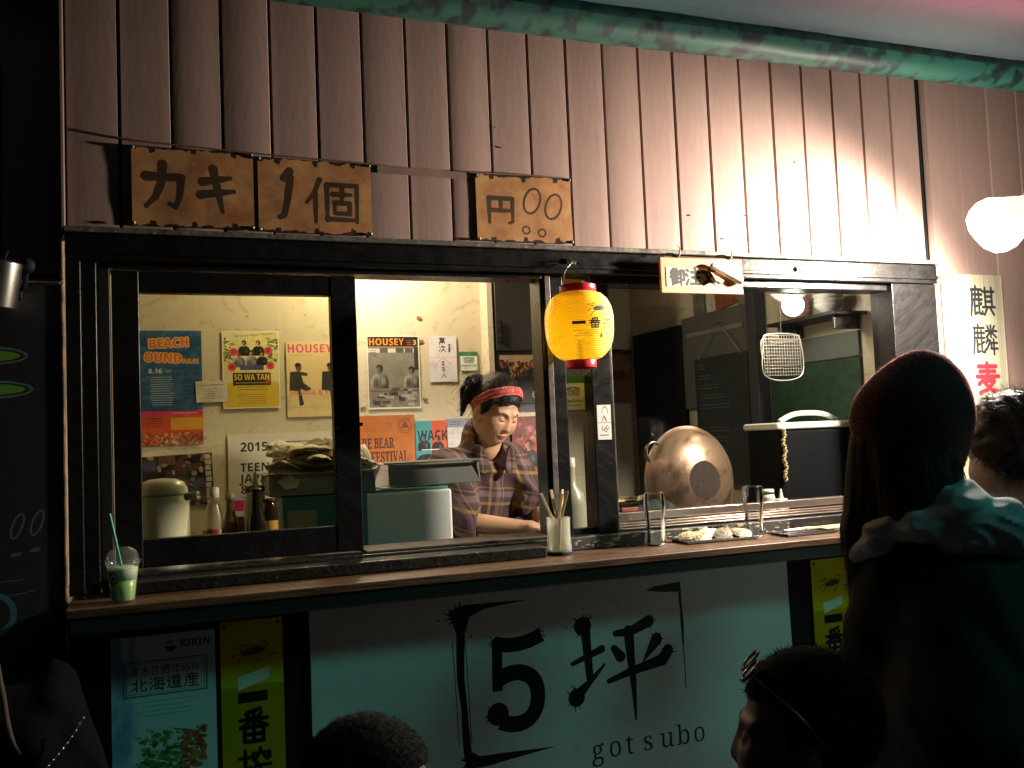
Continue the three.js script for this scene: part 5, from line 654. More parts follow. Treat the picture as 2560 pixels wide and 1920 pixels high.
function steelTray(label, p, w, d, h, m) { const t = thing('steel_tray', label, 'tray', p, 0, 'deep steel trays'); const g = []; const sl = 0.16; const W = (len, x, z, ry) => { const b = box(len, h, 0.003, 0.001); b.rotateX(-sl); b.translate(0, h / 2, 0); b.rotateY(ry); b.translate(x, 0.002, z); return b; }; part('side', W(w, 0, d / 2 - 0.006, 0).applyMatrix4(new THREE.Matrix4()), m, t).rotation.set(0, 0, 0); part('side', W(w, 0, -d / 2 + 0.006, Math.PI), m, t); part('side', W(d, w / 2 - 0.006, 0, Math.PI / 2), m, t); part('side', W(d, -w / 2 + 0.006, 0, -Math.PI / 2), m, t); part('tray_floor', box(w - 0.012, 0.003, d - 0.012, 0.001), m, t, [0, 0.0018, 0]); const r = new THREE.Shape(); const rr = (s, a, b, q) => { s.moveTo(-a + q, -b); s.lineTo(a - q, -b); s.quadraticCurveTo(a, -b, a, -b + q); s.lineTo(a, b - q); s.quadraticCurveTo(a, b, a - q, b); s.lineTo(-a + q, b); s.quadraticCurveTo(-a, b, -a, b - q); s.lineTo(-a, -b + q); s.quadraticCurveTo(-a, -b, -a + q, -b); }; rr(r, w / 2 + 0.014, d / 2 + 0.014, 0.02); const hole = new THREE.Path(); rr(hole, w / 2 + 0.003, d / 2 + 0.003, 0.012); r.holes.push(hole); part('rim', new THREE.ExtrudeGeometry(r, { depth: 0.003, bevelEnabled: true, bevelSize: 0.001, bevelThickness: 0.001, bevelSegments: 1 }).rotateX(Math.PI / 2), m, t, [0, h + 0.004, 0]); return t; }
steelTray('deep steel tray heaped with scallop shells on the turquoise crate', [0.482, 1.3065, -0.42], 0.315, 0.22, 0.064, M([0.45, 0.48, 0.46], 0.28, { metalness: 0.7, roughnessMap: tRough }));
steelTray('empty deep steel tray resting on the foam box', [0.832, 1.3165, -0.42], 0.296, 0.20, 0.070, M([0.55, 0.55, 0.52], 0.22, { metalness: 0.7, roughnessMap: tRough }));
{
  const G = [7, 8, 9, 10].map(s => shellGeo(s * 2.3, 0.074, 0.052, 0.020));
  for (let i = 0; i < 26; i++) { const k = Math.floor(i / 9), x = rnd(0.345 + k * 0.025, 0.63 - k * 0.03), z = rnd(-0.50 + k * 0.03, -0.345); single('scallop_shell', 'pale brown shell heaped in the deep steel tray', 'shell', G[i % 4], shellM[i % 3 === 2 ? 1 : 0], [x, 1.372 + k * 0.028 + rnd(0, 0.014), z], [rnd(-0.5, 0.6), rnd(0, 6.3), rnd(-0.5, 0.5)], 'shells heaped in the steel tray'); }
}
{ // frosted bottle behind the narrow pane
  const b = thing('sake_bottle', 'tall milky glass bottle with striped label behind the narrow pane', 'bottle', [1.262, YW, -0.25]);
  part('bottle_body', lathe([[0, 0], [0.046, 0], [0.048, 0.008], [0.048, 0.15], [0.040, 0.185], [0.020, 0.21], [0.0165, 0.25], [0.0165, 0.285]], 36), M([0.44, 0.40, 0.32], 0.3, { transmission: 0.3, thickness: 0 }), b); part('cap', lathe([[0, 0.302], [0.018, 0.300], [0.019, 0.270], [0.0168, 0.268]], 24), M([0.5, 0.46, 0.4], 0.4), b);
  for (const [y, c] of [[0.118, [0.02, 0.22, 0.14]], [0.092, [0.55, 0.06, 0.06]], [0.066, [0.02, 0.2, 0.12]]]) part('label_stripe', new THREE.CylinderGeometry(0.0487, 0.0487, 0.024, 20, 1, true, -1.55, 0.55), M(c, 0.5), b, [0, y, 0]);
}
{ // wok on edge
  const ax = V(0.12, 0.06, 0.99).normalize(), w = thing('wok', 'big blackened steel wok standing on edge with its flat base showing', 'wok', [1.795, 1.272, -0.385]);
  const sc = dataTex(256, 256, (u, v) => { const a = tile(u, v, 2, 5, 5), b = tile(u, v, 9, 2, 3); return mixc([0.50, 0.32, 0.21], [0.24, 0.145, 0.10], sstep(-0.15, 0.35, a + 0.3 * b)); });
  const prof = [[0, 0.080], [0.068, 0.080], [0.073, 0.0775], [0.118, 0.063], [0.158, 0.038], [0.184, 0.010], [0.190, 0.002], [0.1985, 0.001], [0.200, -0.003], [0.197, -0.005], [0.188, -0.004], [0.181, 0.005], [0.155, 0.033], [0.114, 0.058], [0.07, 0.074], [0, 0.075]];
  const g = lathe(prof, 64); const o = part('bowl', g, M([1, 1, 1], 0.30, { map: sc, metalness: 0.8 }), w); o.quaternion.setFromUnitVectors(V(0, 1, 0), ax);
  const b = part('burnt_base', lathe([[0, 0.0806], [0.066, 0.0806], [0.0685, 0.0798]], 48), M([0.075, 0.052, 0.042], 0.85, { map: tScuff, specularIntensity: 0.3 }), w); b.quaternion.copy(o.quaternion);
  const h = part('handle', new THREE.TorusGeometry(0.035, 0.006, 10, 24, Math.PI), darkSteel, w); h.position.copy(V(-0.16, 0.11, 0.03)); h.quaternion.setFromUnitVectors(V(0, 0, 1), ax); h.rotateZ(0.95);
}
{ // grill with oysters
  const g = thing('oyster_grill', 'small grill with glowing red edge behind the black post', 'grill', [1.62, YW, -0.45]); part('body', box(0.22, 0.11, 0.12, 0.004), M([0.05, 0.05, 0.05], 0.5, { map: tScuff }), g, [0, 0.056, 0]); part('ember_edge', box(0.21, 0.014, 0.010, 0.003), M([0.30, 0.05, 0.02], 0.5), g, [0, 0.108, 0.060]); part('grate', (() => { const a = []; for (let i = 0; i < 12; i++) a.push(new THREE.CylinderGeometry(0.0015, 0.0015, 0.13, 6).rotateX(Math.PI / 2).translate(-0.10 + i * 0.018, 0.119, 0)); return mergeGeometries(a); })(), darkSteel, g);
  for (let i = 0; i < 6; i++) { const o = single('grilled_oyster', 'oyster in its shell cooking on the small grill', 'oyster', shells[i % 5], shellM[i % 3], [1.535 + i * 0.030, YW + 0.130 + (i % 2) * 0.008, -0.44 - (i % 3) * 0.025], [rnd(-0.3, 0.3), rnd(0, 6), rnd(-0.3, 0.3)], 'oysters on the grill'); o.scale.setScalar(0.8); }
}
{ // grill net hanging behind the pane
  const n = thing('grill_net', 'wire grill net hanging behind the wide pane', 'grill net', [2.150, 1.712, -0.29]); const a = [], w = 0.16, h = 0.145, r = 0.0013; for (let i = 0; i <= 14; i++) a.push(new THREE.CylinderGeometry(r * 0.7, r * 0.7, h, 5).translate(-w / 2 + w * i / 14, 0, 0)); for (let i = 0; i <= 12; i++) a.push(new THREE.CylinderGeometry(r * 0.7, r * 0.7, w, 5).rotateZ(Math.PI / 2).translate(0, -h / 2 + h * i / 12, 0.001));
  const wire = M([0.62, 0.56, 0.48], 0.3, { metalness: 1 }); part('mesh_wires', mergeGeometries(a), wire, n); part('outer_wire', tube([[-w / 2, h / 2 - 0.01, 0], [-w / 2 + 0.006, h / 2, 0], [w / 2 - 0.006, h / 2, 0], [w / 2, h / 2 - 0.01, 0], [w / 2, -h / 2, 0], [-w / 2, -h / 2, 0], [-w / 2, h / 2 - 0.01, 0]], 0.0022, 120, 6), wire, n); part('side_loop', tube([[-w / 2, h / 2 - 0.012, 0], [-w / 2 - 0.009, h / 2 - 0.02, 0], [-w / 2 - 0.009, 0.0, 0], [-w / 2, -0.012, 0]], 0.0018, 24, 6), wire, n); part('hanging_wire', tube([[0, h / 2, 0], [0.0, 0.35, 0.0], [0.0, 0.738, 0.0]], 0.0015, 8, 5), darkSteel, n);
}
{ // cooler with white lid
  const c = thing('cooler_bin', 'black cooler bin with white handled lid and rope', 'cooler', [2.285, YW, -0.40]); part('bin', box(0.32, 0.36, 0.20, 0.014), M([0.004, 0.004, 0.005], 0.8, { specularIntensity: 0.2 }), c, [0, 0.1805, 0]); const wh = M([0.56, 0.54, 0.48], 0.4); const lid = part('lid', box(0.345, 0.026, 0.215, 0.010), wh, c, [0, 0.3745, 0]); part('handle', tube([[-0.12, 0.0175, 0.05], [-0.06, 0.0405, 0.05], [0.02, 0.0455, 0.05], [0.09, 0.0375, 0.05], [0.14, 0.0175, 0.05]], 0.010, 30, 10), wh, lid);
  const rp = []; for (let i = 0; i < 20; i++) rp.push(new THREE.TorusGeometry(0.0055, 0.0035, 6, 10).rotateX(1.2).rotateZ(i % 2 ? 0.7 : -0.7).translate(-0.150 + 0.004 * Math.sin(i), 0.36 - i * 0.0095, 0.110)); part('rope', mergeGeometries(rp), M([0.40, 0.32, 0.16], 0.8), c);
}
for (const [x, z, h, lab] of [[2.055, -0.22, 0.11, 'white squeeze bottle with pointed nozzle behind the metal track'], [1.985, -0.20, 0.13, 'pale spice tub behind the metal track beside the wok']]) { const b = thing('condiment_bottle', lab, 'bottle', [x, YW, z]); part('bottle_body', lathe([[0, 0], [0.024, 0], [0.025, 0.005], [0.025, h], [0.021, h + 0.012], [0, h + 0.013]], 24), M([0.52, 0.50, 0.44], 0.45), b); if (x > 2) part('nozzle', lathe([[0.009, h + 0.0131], [0.003, h + 0.045], [0, h + 0.046]], 16), M([0.6, 0.58, 0.5], 0.4), b); else part('tub_lid', lathe([[0, h + 0.03], [0.022, h + 0.029], [0.022, h + 0.0135], [0, h + 0.0132]], 24), M([0.5, 0.48, 0.4], 0.4), b); }

// ================= PEOPLE =================
// head in its own axes: centre between the ears, +z the face, +y up
let neckEnd = [0, -0.16, -0.045];
function headSdf(x, y, z) {
  const ax = Math.abs(x);
  let d = ell(x, y, z, [0, 0.020, -0.012], [0.074, 0.092, 0.092]);
  d = smin(d, ell(x, y, z, [0, -0.030, 0.030], [0.062, 0.074, 0.064]), 0.030);
  d = smin(d, cap(ax, y, z, [0.052, -0.045, 0.005], [0.016, -0.090, 0.056], 0.024, 0.020), 0.040);
  d = smin(d, Math.hypot(x, y + 0.088, z - 0.064) - 0.019, 0.030);
  d = smin(d, Math.hypot(ax - 0.036, y + 0.036, z - 0.056) - 0.028, 0.040);
  d = smin(d, cap(x, y, z, [0, 0.004, 0.084], [0, -0.033, 0.098], 0.006, 0.0098), 0.016);
  d = smin(d, Math.hypot(ax - 0.010, y + 0.037, z - 0.090) - 0.0075, 0.009);
  d = smin(d, cap(ax, y, z, [0.016, 0.020, 0.084], [0.044, 0.020, 0.070], 0.005), 0.018);
  d = -smin(-d, Math.hypot((ax - 0.031) * 0.8, (y - 0.002) * 1.25, z - 0.100) - 0.0140, 0.016);
  d = smin(d, Math.hypot(ax - 0.031, y + 0.002, z - 0.0755) - 0.0128, 0.004);
  d = smin(d, ell(x, y, z, [0, -0.0615, 0.0895], [0.022, 0.0055, 0.010]), 0.005);
  d = smin(d, ell(x, y, z, [0, -0.0705, 0.0880], [0.018, 0.0065, 0.010]), 0.005);
  d = smin(d, ell(ax, y, z, [0.076, -0.008, -0.008], [0.009, 0.030, 0.018]), 0.008);
  return smin(d, cap(x, y, z, [0, -0.05, -0.025], neckEnd, 0.050, 0.050), 0.03);
}
const skinCol = (x, y, z) => { const ax = Math.abs(x); let c = [1, 1, 1];
  const lip = Math.max(0, 1 - Math.hypot(x / 0.024, (y + 0.066) / 0.0105)) * (z > 0.07 ? 1 : 0); c = mixc(c, [0.88, 0.42, 0.40], clamp(lip * 2.5));
  const bx = (ax - 0.033) / 0.020, by = (y - (0.021 - 0.005 * bx * bx)) / 0.0042; if (z > 0.04) c = mixc(c, [0.10, 0.07, 0.06], clamp((1 - Math.hypot(bx, by)) * 3) * 0.9);
  const lx = (ax - 0.031) / 0.0165, ly = (y + (0.0075 - 0.004 * lx * lx)) / 0.0026; if (z > 0.05) c = mixc(c, [0.06, 0.045, 0.045], clamp((1 - Math.hypot(lx, ly)) * 3));
  const vn = 1 + 0.10 * noise(x * 55, y * 55, z * 55) + 0.06 * noise(x * 160, y * 160, z * 160); c = c.map(q => q * vn); const ck = Math.max(0, 1 - Math.hypot(ax - 0.044, y + 0.034, (z - 0.07) * 0.7) / 0.03); return mixc(c, [1.0 * vn, 0.76 * vn, 0.72 * vn], ck * 0.7); };
function handGeo(curl = 0.7) {                                     // +z along the fingers, +y back of the hand, thumb on -x
  const F = [[-0.027, 0.062, 0.070, 0.0085], [-0.009, 0.066, 0.078, 0.0088], [0.010, 0.064, 0.072, 0.0085], [0.027, 0.058, 0.058, 0.0075]].map(([x, z0, l, r], i) => { const c = curl * (0.85 + 0.12 * i), p = [[x * 0.9, 0, z0]]; let a = 0.15; for (const k of [0.46, 0.31, 0.26]) { a += c; const q = p[p.length - 1]; p.push([q[0] + x * 0.05, q[1] - Math.sin(a - c * 0.5) * l * k, q[2] + Math.cos(a - c * 0.5) * l * k]); } return [p, r]; });
  const T = [[-0.030, -0.004, 0.018], [-0.050, -0.018, 0.042], [-0.046, -0.028, 0.066], [-0.034, -0.034, 0.084]];
  return surf((x, y, z) => { let d = ell(x, y, z, [0, -0.002, 0.035], [0.040, 0.015, 0.046]); d = smin(d, cap(x, y, z, [0, 0, -0.03], [0, 0, 0.02], 0.024, 0.026), 0.02); for (const [p, r] of F) { let f = 1; for (let i = 0; i < 3; i++) f = Math.min(f, cap(x, y, z, p[i], p[i + 1], r * (1 - 0.08 * i), r * (0.92 - 0.08 * i))); d = smin(d, f, 0.006); } for (let i = 0; i < 3; i++) d = smin(d, cap(x, y, z, T[i], T[i + 1], 0.0115 - i * 0.001, 0.0105 - i * 0.001), 0.008); return d; }, [-0.075, -0.105, -0.06], [0.05, 0.035, 0.155], 0.0036);
}
// fine fibres standing on a surface, too many to count
function fibres(name, geo, n, len, r, mat, parent, opt = {}) {
  const P = geo.attributes.position, N = geo.attributes.normal, m = new THREE.InstancedMesh(new THREE.ConeGeometry(1, 1, 3, 1, true).translate(0, 0.5, 0), mat, n), q = new THREE.Quaternion(), mx = new THREE.Matrix4(), up = V(0, 1, 0); let k = 0;
  for (let t = 0; t < n * 20 && k < n; t++) { const i = Math.floor(rnd(0, P.count)), p = V(P.getX(i), P.getY(i), P.getZ(i)), nn = V(N.getX(i), N.getY(i), N.getZ(i)); if (opt.keep && !opt.keep(p)) continue; const d = nn.clone().multiplyScalar(opt.out ?? 1).add(V(rnd(-1, 1), rnd(-1, 1), rnd(-1, 1)).multiplyScalar(opt.mess ?? 0.8)).add(opt.pull ? opt.pull(p, nn) : V(0, 0, 0)).normalize(); q.setFromUnitVectors(up, d); const l = len * rnd(0.5, 1.2); mx.compose(p.addScaledVector(nn, -0.001), q, V(r, l, r)); m.setMatrixAt(k++, mx); }
  m.count = k; m.name = name; m.userData.kind = 'stuff'; m.castShadow = m.receiveShadow = true; parent.add(m); return m;
}
const white = g => { const n = g.attributes.position.count, c = new Float32Array(n * 3).fill(1); g.setAttribute('color', new THREE.BufferAttribute(c, 3)); return g; };
function frame(from, fwd, up) { const z = V(...fwd).normalize(), x = V(...up).cross(z).normalize(), y = z.clone().cross(x); return new THREE.Matrix4().makeBasis(x, y, z).setPosition(...from); }
{ // ---- the cook ----
  const O = [1.11, 0.05, -0.74], cook = thing('person', 'person in plaid shirt and red headband leaning over the worktop, looking down', 'person', O);
  const loc = p => [p[0] - O[0], p[1] - O[1], p[2] - O[2]];
  const HC = loc([1.128, 1.560, -0.555]), HM = new THREE.Matrix4().makeRotationFromEuler(new THREE.Euler(34 * D, 19 * D, -6 * D, 'YXZ')).scale(V(0.93, 0.95, 0.95)).setPosition(...HC);
  const J = Object.fromEntries(Object.entries({ neck: [1.105, 1.425, -0.615], chest: [1.095, 1.27, -0.69], hip: [1.13, 0.97, -0.80], rs: [0.962, 1.352, -0.635], re: [0.985, 1.175, -0.515], rw: [1.165, 1.150, -0.425], ls: [1.225, 1.365, -0.685], le: [1.305, 1.185, -0.62], lw: [1.262, 1.150, -0.47], rh: [1.06, 0.93, -0.80], rk: [1.05, 0.50, -0.79], rf: [1.04, 0.11, -0.80], lh: [1.20, 0.93, -0.80], lk: [1.21, 0.50, -0.79], lf: [1.22, 0.11, -0.80] }).map(([k, p]) => [k, loc(p)]));
  const torso = (x, y, z, e) => { let d = cap(x, y, z * 1.25 - J.chest[2] * 0.25, J.hip, J.chest, 0.125 + e, 0.125 + e); d = smin(d, cap(x, y, z, [J.rs[0] + 0.03, J.rs[1], J.rs[2]], [J.ls[0] - 0.03, J.ls[1], J.ls[2]], 0.052 + e), 0.07); return d; };
  const armR = (x, y, z, e) => smin(cap(x, y, z, J.rs, J.re, 0.052 + e, 0.043 + e), 1, 0.001), armL = (x, y, z, e) => cap(x, y, z, J.ls, J.le, 0.050 + e, 0.042 + e);
  const bodySdf = (x, y, z) => { let d = torso(x, y, z, -0.012); d = smin(d, Math.min(armR(x, y, z, -0.008), armL(x, y, z, -0.008)), 0.03); d = smin(d, cap(x, y, z, J.re, J.rw, 0.038, 0.026), 0.025); d = smin(d, cap(x, y, z, J.le, J.lw, 0.037, 0.026), 0.025); d = smin(d, cap(x, y, z, J.neck, [HC[0] - 0.008, HC[1] - 0.05, HC[2] - 0.03], 0.056, 0.050), 0.03); for (const s of 'rl') { d = smin(d, cap(x, y, z, J[s + 'h'], J[s + 'k'], 0.085, 0.06), 0.05); d = smin(d, cap(x, y, z, J[s + 'k'], J[s + 'f'], 0.055, 0.04), 0.03); } return d; };
  const skinM = M([0.50, 0.285, 0.185], 0.48, { vertexColors: true, specularIntensity: 0.6 });
  neckEnd = [0, -0.085, 0.0];
  const rdir = V(...J.rw).sub(V(...J.re)).toArray();
  const parts = [white(surf(bodySdf, [-0.30, -0.05, -0.26], [0.30, 1.56, 0.42], 0.0105)), surf(headSdf, [-0.095, -0.17, -0.115], [0.095, 0.125, 0.125], 0.0030, null, skinCol).applyMatrix4(HM), white(handGeo(0.72)).applyMatrix4(frame(J.rw, [0.93, -0.10, 0.34], [0.1, 1, -0.25])), white(handGeo(0.85).scale(-1, 1, 1)).applyMatrix4(frame(J.lw, [-0.25, -0.25, 0.93], [0.3, 1, 0.2]))];
  neckEnd = [0, -0.16, -0.045];
  { const ix = parts[3].index.array; for (let i = 0; i < ix.length; i += 3) [ix[i], ix[i + 1]] = [ix[i + 1], ix[i]]; }
  part('body', mergeGeometries(parts), skinM, cook);
  // plaid shirt
  const plaid = dataTex(256, 256, (u, v) => { const st = (t, a, b) => sstep(a, a + 0.03, t) * (1 - sstep(b - 0.03, b, t)); const y1 = st(u, 0.10, 0.22) + st(u, 0.62, 0.68), y2 = st(v, 0.15, 0.27) + st(v, 0.66, 0.72), p1 = st(u, 0.35, 0.55), p2 = st(v, 0.40, 0.60); let c = [0.050, 0.024, 0.028]; c = mixc(c, [0.19, 0.115, 0.14], 0.5 * (p1 + p2)); c = mixc(c, [0.42, 0.25, 0.05], 0.40 * (y1 + y2)); return c.map(q => q * (0.9 + 0.2 * tile(u, v, 20, 1, 2))); }); plaid.repeat.set(8.5, 8.5);
  const fold = (x, y, z) => 0.0070 * Math.sin(y * 55 + x * 46 + 6 * noise(x * 9, y * 7, z * 9)) * (0.4 + 0.6 * noise(x * 5 + 3, y * 5, z * 5)) + 0.006 * noise(x * 17, y * 12, z * 17);
  const cosY = Math.cos(0.15), sinY = Math.sin(0.15);
  const shirt = (x, y, z) => { let d = torso(x, y, z, 0.012); d = smin(d, cap(x, y, z, J.hip, [J.hip[0], 0.72, J.hip[2]], 0.14, 0.15), 0.05); d = smin(d, cap(x, y, z, J.rs, [J.re[0] + 0.02, J.re[1] - 0.004, J.re[2] + 0.012], 0.070, 0.062), 0.05); d = smin(d, cap(x, y, z, J.ls, [J.le[0] - 0.008, J.le[1] - 0.01, J.le[2] + 0.03], 0.066, 0.058), 0.05); d = smin(d, cap(x, y, z, [J.neck[0], J.neck[1] - 0.03, J.neck[2] - 0.01], [J.neck[0] - 0.006, J.neck[1] + 0.040, J.neck[2] - 0.012], 0.084, 0.071), 0.02); for (const s of [-1, 1]) d = smin(d, ell(x, y, z, [J.neck[0] + 0.018 + s * 0.050, J.neck[1] - 0.045, J.neck[2] + 0.062], [0.024, 0.050, 0.009]), 0.006);
    d += fold(x, y, z);
    const v0 = cap(x, y, z, [J.neck[0] + 0.01, J.neck[1] + 0.03, J.neck[2] + 0.055], [J.neck[0] + 0.03, J.neck[1] - 0.13, J.neck[2] + 0.075], 0.050, 0.012); d = Math.max(d, -v0);
    const hole = cap(x, y, z, J.neck, [HC[0], HC[1] + 0.05, HC[2]], 0.058, 0.060); d = Math.max(d, -hole);
    // sleeve ends cut open at the elbow
    const cut = (e, w, o) => { const dx = w[0] - e[0], dy = w[1] - e[1], dz = w[2] - e[2], l = Math.hypot(dx, dy, dz); return (((x - e[0]) * dx + (y - e[1]) * dy + (z - e[2]) * dz) / l - o); }; if (Math.hypot(x - J.re[0], y - J.re[1], z - J.re[2]) < 0.12) d = Math.max(d, Math.min(cut(J.re, J.rw, 0.045), 1)); if (Math.hypot(x - J.le[0], y - J.le[1], z - J.le[2]) < 0.10) d = Math.max(d, cut(J.le, J.lw, 0.045)); return d; };
  part('shirt', surf(shirt, [-0.32, 0.55, -0.28], [0.34, 1.52, 0.36], 0.0075, (x, y, z) => [x * cosY - z * 0.6, y * cosY + x * sinY + z * 0.25]), M([1, 1, 1], 0.85, { map: plaid, sheen: 0.3 }), cook);
  part('trousers', surf((x, y, z) => { let d = cap(x, y, z, [J.hip[0], 0.82, J.hip[2]], [J.hip[0], 0.90, J.hip[2]], 0.13); for (const s of 'rl') { d = smin(d, cap(x, y, z, J[s + 'h'], J[s + 'k'], 0.098, 0.072), 0.05); d = smin(d, cap(x, y, z, J[s + 'k'], [J[s + 'f'][0], 0.04, J[s + 'f'][2]], 0.070, 0.058), 0.03); d = smin(d, cap(x, y, z, [J[s + 'f'][0], 0.035, J[s + 'f'][2] - 0.02], [J[s + 'f'][0], 0.035, J[s + 'f'][2] + 0.12], 0.034), 0.02); } return d; }, [-0.25, 0, -0.28], [0.30, 1.06, 0.16], 0.014), M([0.02, 0.022, 0.03], 0.85), cook);
  // hair, headband
  const strand = (x, y, z) => 0.0009 * Math.sin(Math.atan2(x, y - 0.02) * 90 + 8 * noise(x * 30, y * 30, z * 30)) + 0.0012 * noise(x * 60, y * 60, z * 20);
  const hair = (x, y, z) => { let d = ell(x, y, z, [0, 0.026, -0.016], [0.084, 0.101, 0.101]); const face = Math.max(-(z - 0.034 + (y - 0.055) * 0.85 + Math.abs(x) * 0.12), y - 0.075 + Math.abs(x) * 0.25); d = Math.max(d, -Math.max(face, -1) < 0 ? d : d); const open = Math.min(0.062 - y - Math.abs(x) * 0.35, z - 0.012 - (Math.abs(x) > 0.066 ? 0.03 : 0)); d = Math.max(d, open); d = Math.max(d, -(y + 0.062 + (z > 0 ? 0.05 * 0 : 0.02)));
    d = smin(d, ell(x, y, z, [-0.062, 0.030, -0.088], [0.042, 0.052, 0.042]), 0.022); d = smin(d, cap(x, y, z, [-0.088, 0.010, -0.085], [-0.086, -0.075, -0.060], 0.026, 0.005), 0.012); d = smin(d, cap(x, y, z, [-0.072, 0.055, -0.09], [-0.098, 0.060, -0.085], 0.024, 0.016), 0.014); d = smin(d, cap(x, y, z, [-0.066, 0.045, 0.030], [-0.074, -0.020, 0.022], 0.014, 0.004), 0.012); return d + strand(x, y, z); };
  { const hs = []; for (let i = 0; i < 26; i++) { const a = rnd(-2.6, -0.2), y0 = rnd(0.0, 0.06), p0 = V(Math.sin(a) * 0.080, y0, Math.cos(a) * 0.088 - 0.02), p1 = p0.clone().multiplyScalar(1.10).add(V(rnd(-0.008, 0.008), -0.03 - rnd(0, 0.03), 0)), p2 = p1.clone().add(V(rnd(-0.012, 0.004), -0.03, rnd(-0.008, 0.008))); hs.push(new THREE.TubeGeometry(new THREE.CatmullRomCurve3([p0, p1, p2]), 8, 0.0007, 4)); } for (let i = 0; i < 18; i++) { const p0 = V(-0.085 + rnd(-0.02, 0.02), 0.03 + rnd(-0.04, 0.04), -0.09 + rnd(-0.02, 0.02)), d = V(rnd(-1, 0.1), rnd(-0.9, 0.7), rnd(-0.6, 0.6)).multiplyScalar(0.045); hs.push(new THREE.TubeGeometry(new THREE.CatmullRomCurve3([p0, p0.clone().add(d), p0.clone().add(d.clone().multiplyScalar(1.5)).add(V(0, -0.018, 0))]), 8, 0.0008, 4)); } part('loose_strands', mergeGeometries(hs).applyMatrix4(HM), M([0.010, 0.008, 0.007], 0.5), cook); }
  const hairG = surf(hair, [-0.11, -0.13, -0.19], [0.11, 0.15, 0.11], 0.0034).applyMatrix4(HM);
  fibres('hair_strands', hairG, 2600, 0.030, 0.0005, M([0.012, 0.009, 0.008], 0.4), cook, { out: 0.12, mess: 0.35, pull: (p, n) => V(-0.35, -0.15, -0.75).addScaledVector(n, -V(-0.35, -0.15, -0.75).dot(n)) });
  part('hair', hairG, M([0.008, 0.006, 0.0055], 0.5, { specularIntensity: 0.45 }), cook);
  const bandT = dataTex(128, 128, (u, v) => { const a = tile(u, v, 3, 2, 3); return a > 0.16 ? [0.62, 0.30, 0.26] : a < -0.25 ? [0.22, 0.02, 0.04] : [0.44, 0.045, 0.055]; }); bandT.repeat.set(9, 9);
  part('headband', surf((x, y, z) => { const e = Math.abs(ell(x, y, z, [0, 0.026, -0.014], [0.0865, 0.1035, 0.1035])) - 0.0045, n = -0.606 * y + 0.795 * z + 0.020, wd = 0.017 + 0.003 * noise(x * 40, y * 40, z * 40); let d = Math.max(e - 0.0022 * Math.sin(n * 420 + 2 * noise(x * 30, y * 30, 2)), Math.abs(n) - wd); d = Math.max(d, -(y + 0.03)); return d; }, [-0.11, -0.07, -0.13], [0.11, 0.15, 0.11], 0.003, (x, y, z) => [Math.atan2(x, z) * 0.1, y + z]).applyMatrix4(HM), M([1, 1, 1], 0.8, { map: bandT }), cook);
  single('shucking_knife', 'short steel shucking knife held in the hands of the cook', 'knife', mergeGeometries([box(0.012, 0.010, 0.05, 0.004), box(0.010, 0.002, 0.07, 0.0008).translate(0, 0, 0.058)]), steel, [1.262, 1.127, -0.392], [0.3, 0.9, 0]);
}
// ---- customers ----
function customer(label, p, turn, o) {
  const t = thing('person', label, 'person', p, turn), h = o.head, HM = new THREE.Matrix4().makeRotationFromEuler(new THREE.Euler(o.pitch || 0, o.face || 0, o.roll || 0, 'YXZ')).setPosition(...h);
  const b = o.caps, sd = (x, y, z) => { let d = 9; for (const [a, c, r0, r1] of b) d = smin(d, cap(x, y, z, a, c, r0, r1 ?? r0), 0.045); return d; }, lo = [9, 9, 9], hi = [-9, -9, -9]; for (const [a, c, r0, r1] of b) for (const q of [a, c]) for (let i = 0; i < 3; i++) { const r = Math.max(r0, r1 ?? r0) + 0.05; lo[i] = Math.min(lo[i], q[i] - r); hi[i] = Math.max(hi[i], q[i] + r); }
  const parts = [white(surf(headSdf, [-0.095, -0.2, -0.115], [0.095, 0.125, 0.125], 0.005)).applyMatrix4(HM)]; if (o.hands) for (const [w, f, u] of o.hands) parts.push(white(handGeo(0.8)).applyMatrix4(frame(w, f, u)));
  part('body', mergeGeometries(parts), M(o.skin || [0.34, 0.21, 0.15], 0.6), t);
  part('coat', surf((x, y, z) => sd(x, y, z) + 0.006 * noise(x * 14, y * 9, z * 14) + 0.004 * Math.sin(x * 40 + y * 22 + 5 * noise(x * 6, y * 6, z * 6)), lo, hi, o.cell || 0.014), o.coat, t);
  if (o.hair) { const g = surf((x, y, z) => o.hair(x, y, z) + 0.0012 * noise(x * 90, y * 90, z * 90), [-0.16, -0.20, -0.17], [0.16, 0.17, 0.17], 0.005).applyMatrix4(HM); part('hair', g, o.hairMat, t); if (o.strand) fibres('hair_strands', g, o.strand[0], o.strand[1], 0.00055, o.hairMat, t, { out: o.strand[2], mess: o.strand[3], pull: () => V(0, -0.35, 0) }); }
  return t;
}
const legs = (x0, x1, y, z = 0) => [[[x0, y, z], [x0, 0.5, z - 0.01], 0.10, 0.075], [[x0, 0.5, z - 0.01], [x0, 0.06, z], 0.072, 0.05], [[x0, 0.045, z + 0.02], [x0, 0.045, z - 0.14], 0.042, 0.036], [[x1, y, z], [x1, 0.5, z - 0.01], 0.10, 0.075], [[x1, 0.5, z - 0.01], [x1, 0.06, z], 0.072, 0.05], [[x1, 0.045, z + 0.02], [x1, 0.045, z - 0.14], 0.042, 0.036]];
const darkCloth = M([0.016, 0.016, 0.020], 0.9, { map: tGrain, sheen: 0.25 }), shortHair = (x, y, z) => { let d = ell(x, y, z, [0, 0.028, -0.018], [0.086, 0.104, 0.104]); d = Math.max(d, Math.min(0.060 - y, z - 0.02)); return Math.max(d, -(y + 0.06)); };
